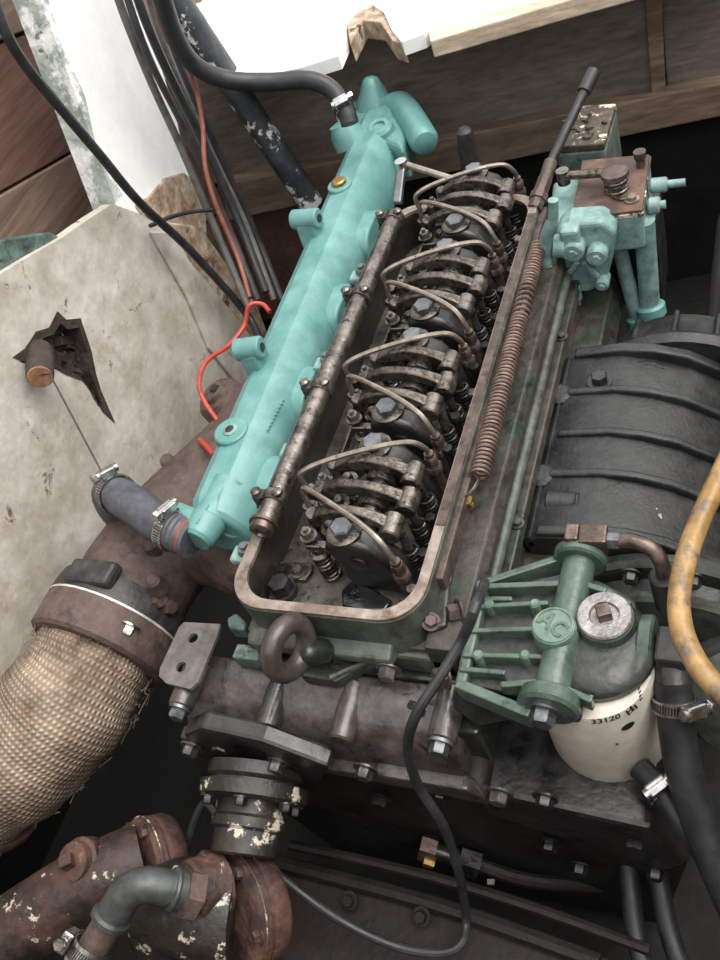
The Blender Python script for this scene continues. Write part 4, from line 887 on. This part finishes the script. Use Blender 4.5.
# round body over the can
CX, CY, CR = .228, -.070, .0520
MB().lathe((CX+.004, CY+.012, -.046), (0, 0, 1), [(0, .046), (.004, .049), (.010, .049), (.016, .044), (.020, .030)], 44).build('round_body', 'greendark', t)
MB().lathe(Zp(645, 648, -.05), (1, 0, 0), [(-.030, .018), (-.004, .020), (-.003, .028), (.006, .0285), (.008, .026)], 32).build('outlet_disc', 'green', t)
can = thing('filter_can', 'cream spin-on filter can hanging under the green filter head', 'filter', (CX, CY, -.200))
MB().lathe((CX, CY, -.200), (0, 0, 1), [(0, .036), (.0015, .044), (.006, .0495), (.013, CR), (.150, CR), (.154, CR-.002), (.156, CR-.01)], 56).build('can', 'can', can)
def on_can(px, py):
    r = ray(px, py); dx, dy = CAM.x-CX, CAM.y-CY
    A = r.x*r.x+r.y*r.y; B = dx*r.x+dy*r.y; Cc = dx*dx+dy*dy-CR*CR
    tt = (-B-math.sqrt(max(0, B*B-A*Cc)))/A; p = CAM+r*tt
    return math.atan2(p.y-CY, p.x-CX), p.z
def stamp(vs_, fs, px, py, name, tilt=0):
    a0, z0 = on_can(px, py); rt = Matrix.Rotation(tilt, 3, 'Z')
    mb = MB(); mb.add([(lambda v: (CX+(CR+.0004)*math.cos(a0+v.x/CR), CY+(CR+.0004)*math.sin(a0+v.x/CR), z0+v.y))(rt @ V(v)) for v in vs_], fs)
    return mb.build(name, 'ink', can, smooth=0)
vs_, fs = text_mesh('33120', .0112); stamp([(v.x*.86, v.y*1.05, 0) for v in vs_], fs, 606, 720, 'print')
el = [(.0062*math.cos(k*math.pi/8), .0052*math.sin(k*math.pi/8), 0) for k in range(16)]; stamp(el, [tuple(range(16))], 628, 726, 'print_dot')
vs_, fs = text_mesh('II', .006); stamp(vs_, fs, 617, 744, 'print_mark')
mk = MB()
for (x, y, w_, h) in ((-.006, 0, .002, .013), (.0, .002, .0025, .014), (.005, -.001, .002, .012), (-.001, .001, .012, .0022), (.0, -.004, .010, .0018)): mk.add([(x-w_/2, y-h/2, 0), (x+w_/2, y-h/2, 0), (x+w_/2, y+h/2, 0), (x-w_/2, y+h/2, 0)], [(0, 1, 2, 3)])
stamp([(v.x*.75, v.y*.8, 0) for v in mk.v], mk.f, 632, 709, 'print_emblem', .2)
mk = MB()
for k in range(4): mk.add([(x-.0015, y+k*.006, 0) for x, y in ((0, 0), (.003, .001), (.003, .004), (0, .0035))], [(0, 1, 2, 3)])
stamp(mk.v, mk.f, 641, 700, 'print_strip')

# elbow fitting on the filter head
t = thing('elbow_fitting', 'dull copper elbow pipe with square block behind the filter head', 'fitting', Zp(600, 545, -.04))
p = Zp(594, 540, -.012)
MB().obox(p, (1, .05, 0), .020, .022, .024).build('block', 'copper', t, smooth=0, bevel=.002)
MB().obox(p+V((-.018, 0, 0)), (1, .05, 0), .017, .024, .012).build('block_neck', 'copper', t, smooth=0, bevel=.002)
MB().cyl(p+V((.012, 0, .0)), p+V((.022, 0, 0)), .0078, n=6).build('nut', 'boltsteel', t)
el = crom([p+V((.02, 0, 0)), Zp(632, 541, -.012), Zp(652, 549, -.016), Zp(662, 564, -.026), Zp(664, 578, -.045)], 6)
MB().tube(el, .0068, 14).build('pipe', 'copper', t)
sl_ = thing('outlet_hose', 'thick black outlet hose dropping beside the cream filter can', 'hose', Yp(690, 820, -.05))
a = Zp(664, 574, -.040)
MB().cyl(a, a+V((.004, -.006, -.04)), .0135, n=18, bev=.002).build('sleeve', 'rubber', sl_)
b = Zp(672, 652, -.045); MB().obox(b, (0, 1, 0), .024, .030, .032).build('block', 'collar', sl_, smooth=0, bevel=.003)
c = Zp(673, 688, -.06); MB().cyl(b+V((0, -.01, -.01)), c, .0145, n=18).build('neck', 'collar', sl_)
hpts = crom([c+V((0, .004, .006)), Zp(676, 720, -.08), Zp(684, 770, -.11), Zp(706, 840, -.15), Zp(745, 930, -.2)], 8)
MB().tube(hpts, .0150, 20).build('hose', 'rubber', sl_)
hose_clamp(Zp(674, 703, -.07), hpts[3]-hpts[0], .0162, 'silver worm-drive clamp on the black outlet hose by the filter can', (.75, -.65, .2), .012)
h2_ = crom([Zp(640, 768, -.15), Zp(664, 795, -.15), Zp(690, 835, -.16), Zp(740, 900, -.2)], 8)
t = thing('lower_hose', 'black hose slanting behind the cream filter can', 'hose', h2_[10]+V((0, 0, -.02)))
MB().tube(h2_, [.011]*9+[.0095]*(len(h2_)-9), 16).build('hose', 'rubber', t)
mb = MB().tube([Zp(688, 822, -.14), Zp(704, 850, -.15), Zp(730, 890, -.17)], .0018, 6); tag(mb.build('bare_wire', 'pipe'), 'thin pale wire running along the slanting black hose', 'wire')
hose_clamp(h2_[7], h2_[8]-h2_[6], .0118, 'small clamp on the slanting black hose below the filter can', (.3, -.5, .8), .011)
yp = crom([Zp(800, 250, -.10), Zp(775, 350, -.0), Zp(742, 430, .03), Zp(722, 472, .03), Zp(694, 535, .03), Zp(680, 588, .03), Zp(682, 630, .028), Zp(700, 668, .024), Zp(728, 698, .02), Zp(760, 725, .015), Zp(800, 760, -.03), Zp(830, 800, -.12), Zp(840, 840, -.25)], 6)
tag(MB().tube(yp, .0087, 16).build('yellow_hose', 'yellowpipe'), 'worn yellow hose curving past the filter head', 'hose')
for k, (a, b) in enumerate((((628, 860), (650, 990)), ((655, 860), (690, 990)))):
    mb = MB().tube(crom([Zp(*a, -.33), Zp((a[0]+b[0])/2-4, 930, -.35), Zp(*b, -.36)], 5), .010, 12); tag(mb.build('bilge_hose', 'rubber'), ('black hose dropping into the bilge nearest the gear case', 'black hose dropping into the bilge beside the slanting hose')[k], 'hose', 'bilge hoses')

# ------------------------------------------------------------------ cables
def cable(pts, r, m, label, name='cable', cat='cable', group=None, n=10):
    return tag(MB().tube(crom(pts, 7), r, n).build(name, m), label, cat, group)
cb_ = [Zp(500, 545, -.075), Zp(488, 575, -.07), Yp(478, 600, -.085), Yp(462, 640, -.105), Yp(438, 680, -.135), Yp(416, 715, -.160), Yp(408, 748, -.172), Yp(418, 785, -.180), Yp(443, 825, -.192), Yp(458, 870, -.208), Zp(466, 915, -.32), Zp(462, 943, -.325), Zp(440, 953, -.325), Zp(395, 946, -.32), Zp(340, 920, -.30), Zp(290, 884, -.27), Zp(245, 845, -.23), Zp(218, 815, -.205), Zp(206, 803, -.205), Zp(196, 818, -.22), Zp(186, 850, -.25)]
cable(cb_, .0046, 'cable', 'thin black cable looping down over the greasy front cover')
cable([Xp(-60, -300, -.36), Xp(-30, -120, -.36), Xp(-12, -30, -.36), Xp(0, 18, -.36), Xp(22, 60, -.37), Xp(62, 110, -.39), Xp(100, 155, -.40), Xp(140, 203, -.41), Xp(190, 250, -.42), Xp(245, 312, -.40), Xp(262, 345, -.36)], .0062, 'cable', 'black cable crossing the foot of the white post')
cable([Yp(120, -420, .60), Yp(138, -180, .61), Yp(148, -60, .62), Yp(160, -10, .62), Yp(176, 38, .63), Yp(196, 66, .64), Yp(228, 80, .66), Yp(270, 82, .68), Yp(308, 80, .69), Yp(332, 90, .685), Yp(346, 112, .66), Yp(350, 124, .65)], .0125, 'rubber', 'thick black hose curving onto the rear of the turquoise manifold', 'coolant_hose', 'hose', n=16)
a = Yp(341, 104, .675); b = Yp(348, 118, .655); hose_clamp((a+b)/2, b-a, .0135, 'silver clamp where the thick black hose meets the turquoise manifold', (.3, -.6, .7), .013)
bun = [((122, -20), (150, 60), (190, 140), (228, 225), (258, 300)), ((132, -20), (160, 55), (202, 140), (238, 220), (266, 292)), ((144, -20), (170, 60), (210, 150), (246, 225), (274, 300)), ((112, -20), (146, 70), (182, 150), (218, 235), (250, 310)), ((152, -20), (182, 70), (222, 160), (258, 240), (282, 300))]
nm = ['first', 'second', 'third', 'fourth', 'fifth']
for k, pts in enumerate(bun):
    xs = [-.40, -.405, -.41, -.40, -.36]
    cable([Xp(pts[0][0]-62, -300, -.40-.006*k), Xp(pts[0][0]-28, -130, -.40-.006*k)]+[Xp(p[0], p[1], x-.006*k) for p, x in zip(pts, xs)], (.005, .0065, .005, .0055, .006)[k], ('cable', 'cable', 'greycable', 'greycable', 'cable')[k], ('black', 'thick black', 'grey', 'weathered grey', 'loose black')[k]+' cable in the bundle running down beside the white post', group='cables beside the white post')
cable([Xp(120, -300, -.39), Xp(138, -120, -.39), Xp(160, 20, -.39), Xp(190, 72, -.39), Xp(202, 120, -.39), Xp(205, 165, -.39), Xp(216, 205, -.385), Xp(238, 258, -.37), Xp(250, 298, -.34)], .0034, 'dullred', 'dull red wire among the cables beside the white post', 'red_wire', 'wire')
cable([Xp(270, 312, -.26), Xp(262, 304, -.275), Xp(249, 306, -.29), Xp(244, 326, -.30), Xp(228, 346, -.31), Xp(206, 362, -.315), Xp(199, 384, -.31), Xp(206, 404, -.295), Xp(222, 426, -.27)], .0030, 'red', 'bright red wire looping out beside the turquoise manifold', 'red_wire', 'wire')
cable([Zp(200, 440, -.05), Zp(206, 446, -.045), Zp(214, 455, -.04)], .0036, 'red', 'short red wire end beside the turquoise plug boss', 'red_wire', 'wire')
# dark pipe with flaking paint behind the cables
a = Yp(60, -176, .80); b = Yp(312, 205, .80)
tag(MB().cyl(a, b, .021, n=20).build('stanchion_pipe', 'flakepipe' if 'flakepipe' in M else 'flakeblack'), 'dark slanting pipe flaking white paint behind the cables', 'pipe')
cable([Xp(150, 226, -.43), Xp(168, 218, -.425), Xp(190, 212, -.42), Xp(212, 210, -.41)], .003, 'cable', 'short dark cable tie around the bundle', 'cable_tie', 'cable tie')

# ------------------------------------------------------------------ raw water pump in the bottom corner
t = thing('water_pump', 'rusty raw water pump casing flaking cream paint', 'pump', Zp(180, 900, -.33))
nf = V((-.47, -.565, .68)).normalized()
def disc(px, py, z, R, nm, m='rustred'):
    c = Zp(px, py, z)
    MB().lathe(c, nf, [(-.030, R*.93), (-.024, R), (-.012, R), (-.010, R*.96), (-.008, R*.96), (-.006, R*1.02), (.004, R*1.02), (.007, R*.95), (.008, R*.72)], 40).build(nm, m, t); return c
c1 = disc(238, 912, -.215, .056, 'cover_flange')
c2 = disc(146, 862, -.235, .046, 'rear_flange')
body = crom([c1+nf*.0, c1+V((-.03, -.006, .008)), c1+V((-.066, -.012, .004)), c1+V((-.09, -.03, -.03))], 6)
MB().tube(body, [.052, .052, .052, .051, .050, .050, .049, .048, .048, .047, .047, .046, .046, .045, .045, .044, .044, .043, .043][:len(body)], 28).build('volute', 'flakeblack', t)
MB().tube(crom([c2+nf*.002, Zp(118, 872, -.225), Zp(78, 892, -.225), Zp(30, 922, -.23), Zp(-40, 970, -.24)], 6), .041, 26).build('inlet_pipe', 'flakeblack2' if 'flakeblack2' in M else 'rustred', t)
for c_, R_ in ((c1, .0575), (c2, .0475)):
    MB().torus(c_+nf*.001, nf, R_, .0009, 44, 6).build('pale_rim', 'cream', t)
    x_, y_, _ = basis(nf)
    for k in range(5):
        a_ = k*1.257+.5; bolt(t, c_+(x_*math.cos(a_)+y_*math.sin(a_))*R_*.86+nf*.005, nf, .006, .006, 'rustred', name='flange_bolt')
q = Zp(76, 862, -.185); nb = V((-.1, -.3, .9)).normalized()
b_ = MB().lathe(q-nb*.02, nb, [(0, .026), (.016, .025), (.018, .021), (.026, .020), (.028, .014)], 22).build('plug_boss', 'rustred', t)
MB().obox(q+nb*.012, V((.7, .5, 0)), .013, .013, .014).build('square_plug', 'rustred', b_, smooth=0, bevel=.0015)
q = Zp(203, 868, -.17); MB().obox(q, (.5, .6, .3), .022, .018, .03).build('lug', 'flakeblack', t, smooth=0, bevel=.004)
MB().lathe(Zp(192, 892, -.165), nf, [(-.03, .031), (0, .030), (.003, .027)], 24).build('outlet_boss', 'rustred', t)
t = thing('elbow_pipe', 'grey iron elbow screwed into the rusty water pump', 'pipe elbow', Zp(120, 900, -.20))
e = crom([Zp(186, 892, -.15), Zp(166, 888, -.135), Zp(146, 885, -.125), Zp(128, 892, -.125), Zp(117, 908, -.132), Zp(110, 920, -.138)], 6)
MB().tube(e, [.0175]*4+[.0165]*(len(e)-7)+[.0195]*3, 22).build('elbow', 'elbowgrey' if 'elbowgrey' in M else 'collar', t)
dd = (e[0]-e[3]).normalized(); MB().cyl(e[0]-dd*.004, e[0]+dd*.012, .0235, n=6).build('hex_nut', 'rust', t)
MB().torus(e[4], dd, .0170, .0030, 28, 8).build('elbow_lip', 'elbowgrey' if 'elbowgrey' in M else 'collar', t)
MB().cyl(e[-1], Zp(84, 962, -.155), .0145, n=20).build('nipple', 'rust', t)
a = Zp(92, 948, -.151); b = Zp(84, 962, -.155); hose_clamp((a+b)/2, b-a, .0175, 'wide silver clamp on the pipe under the grey elbow', (-.8, .3, .4), .020)
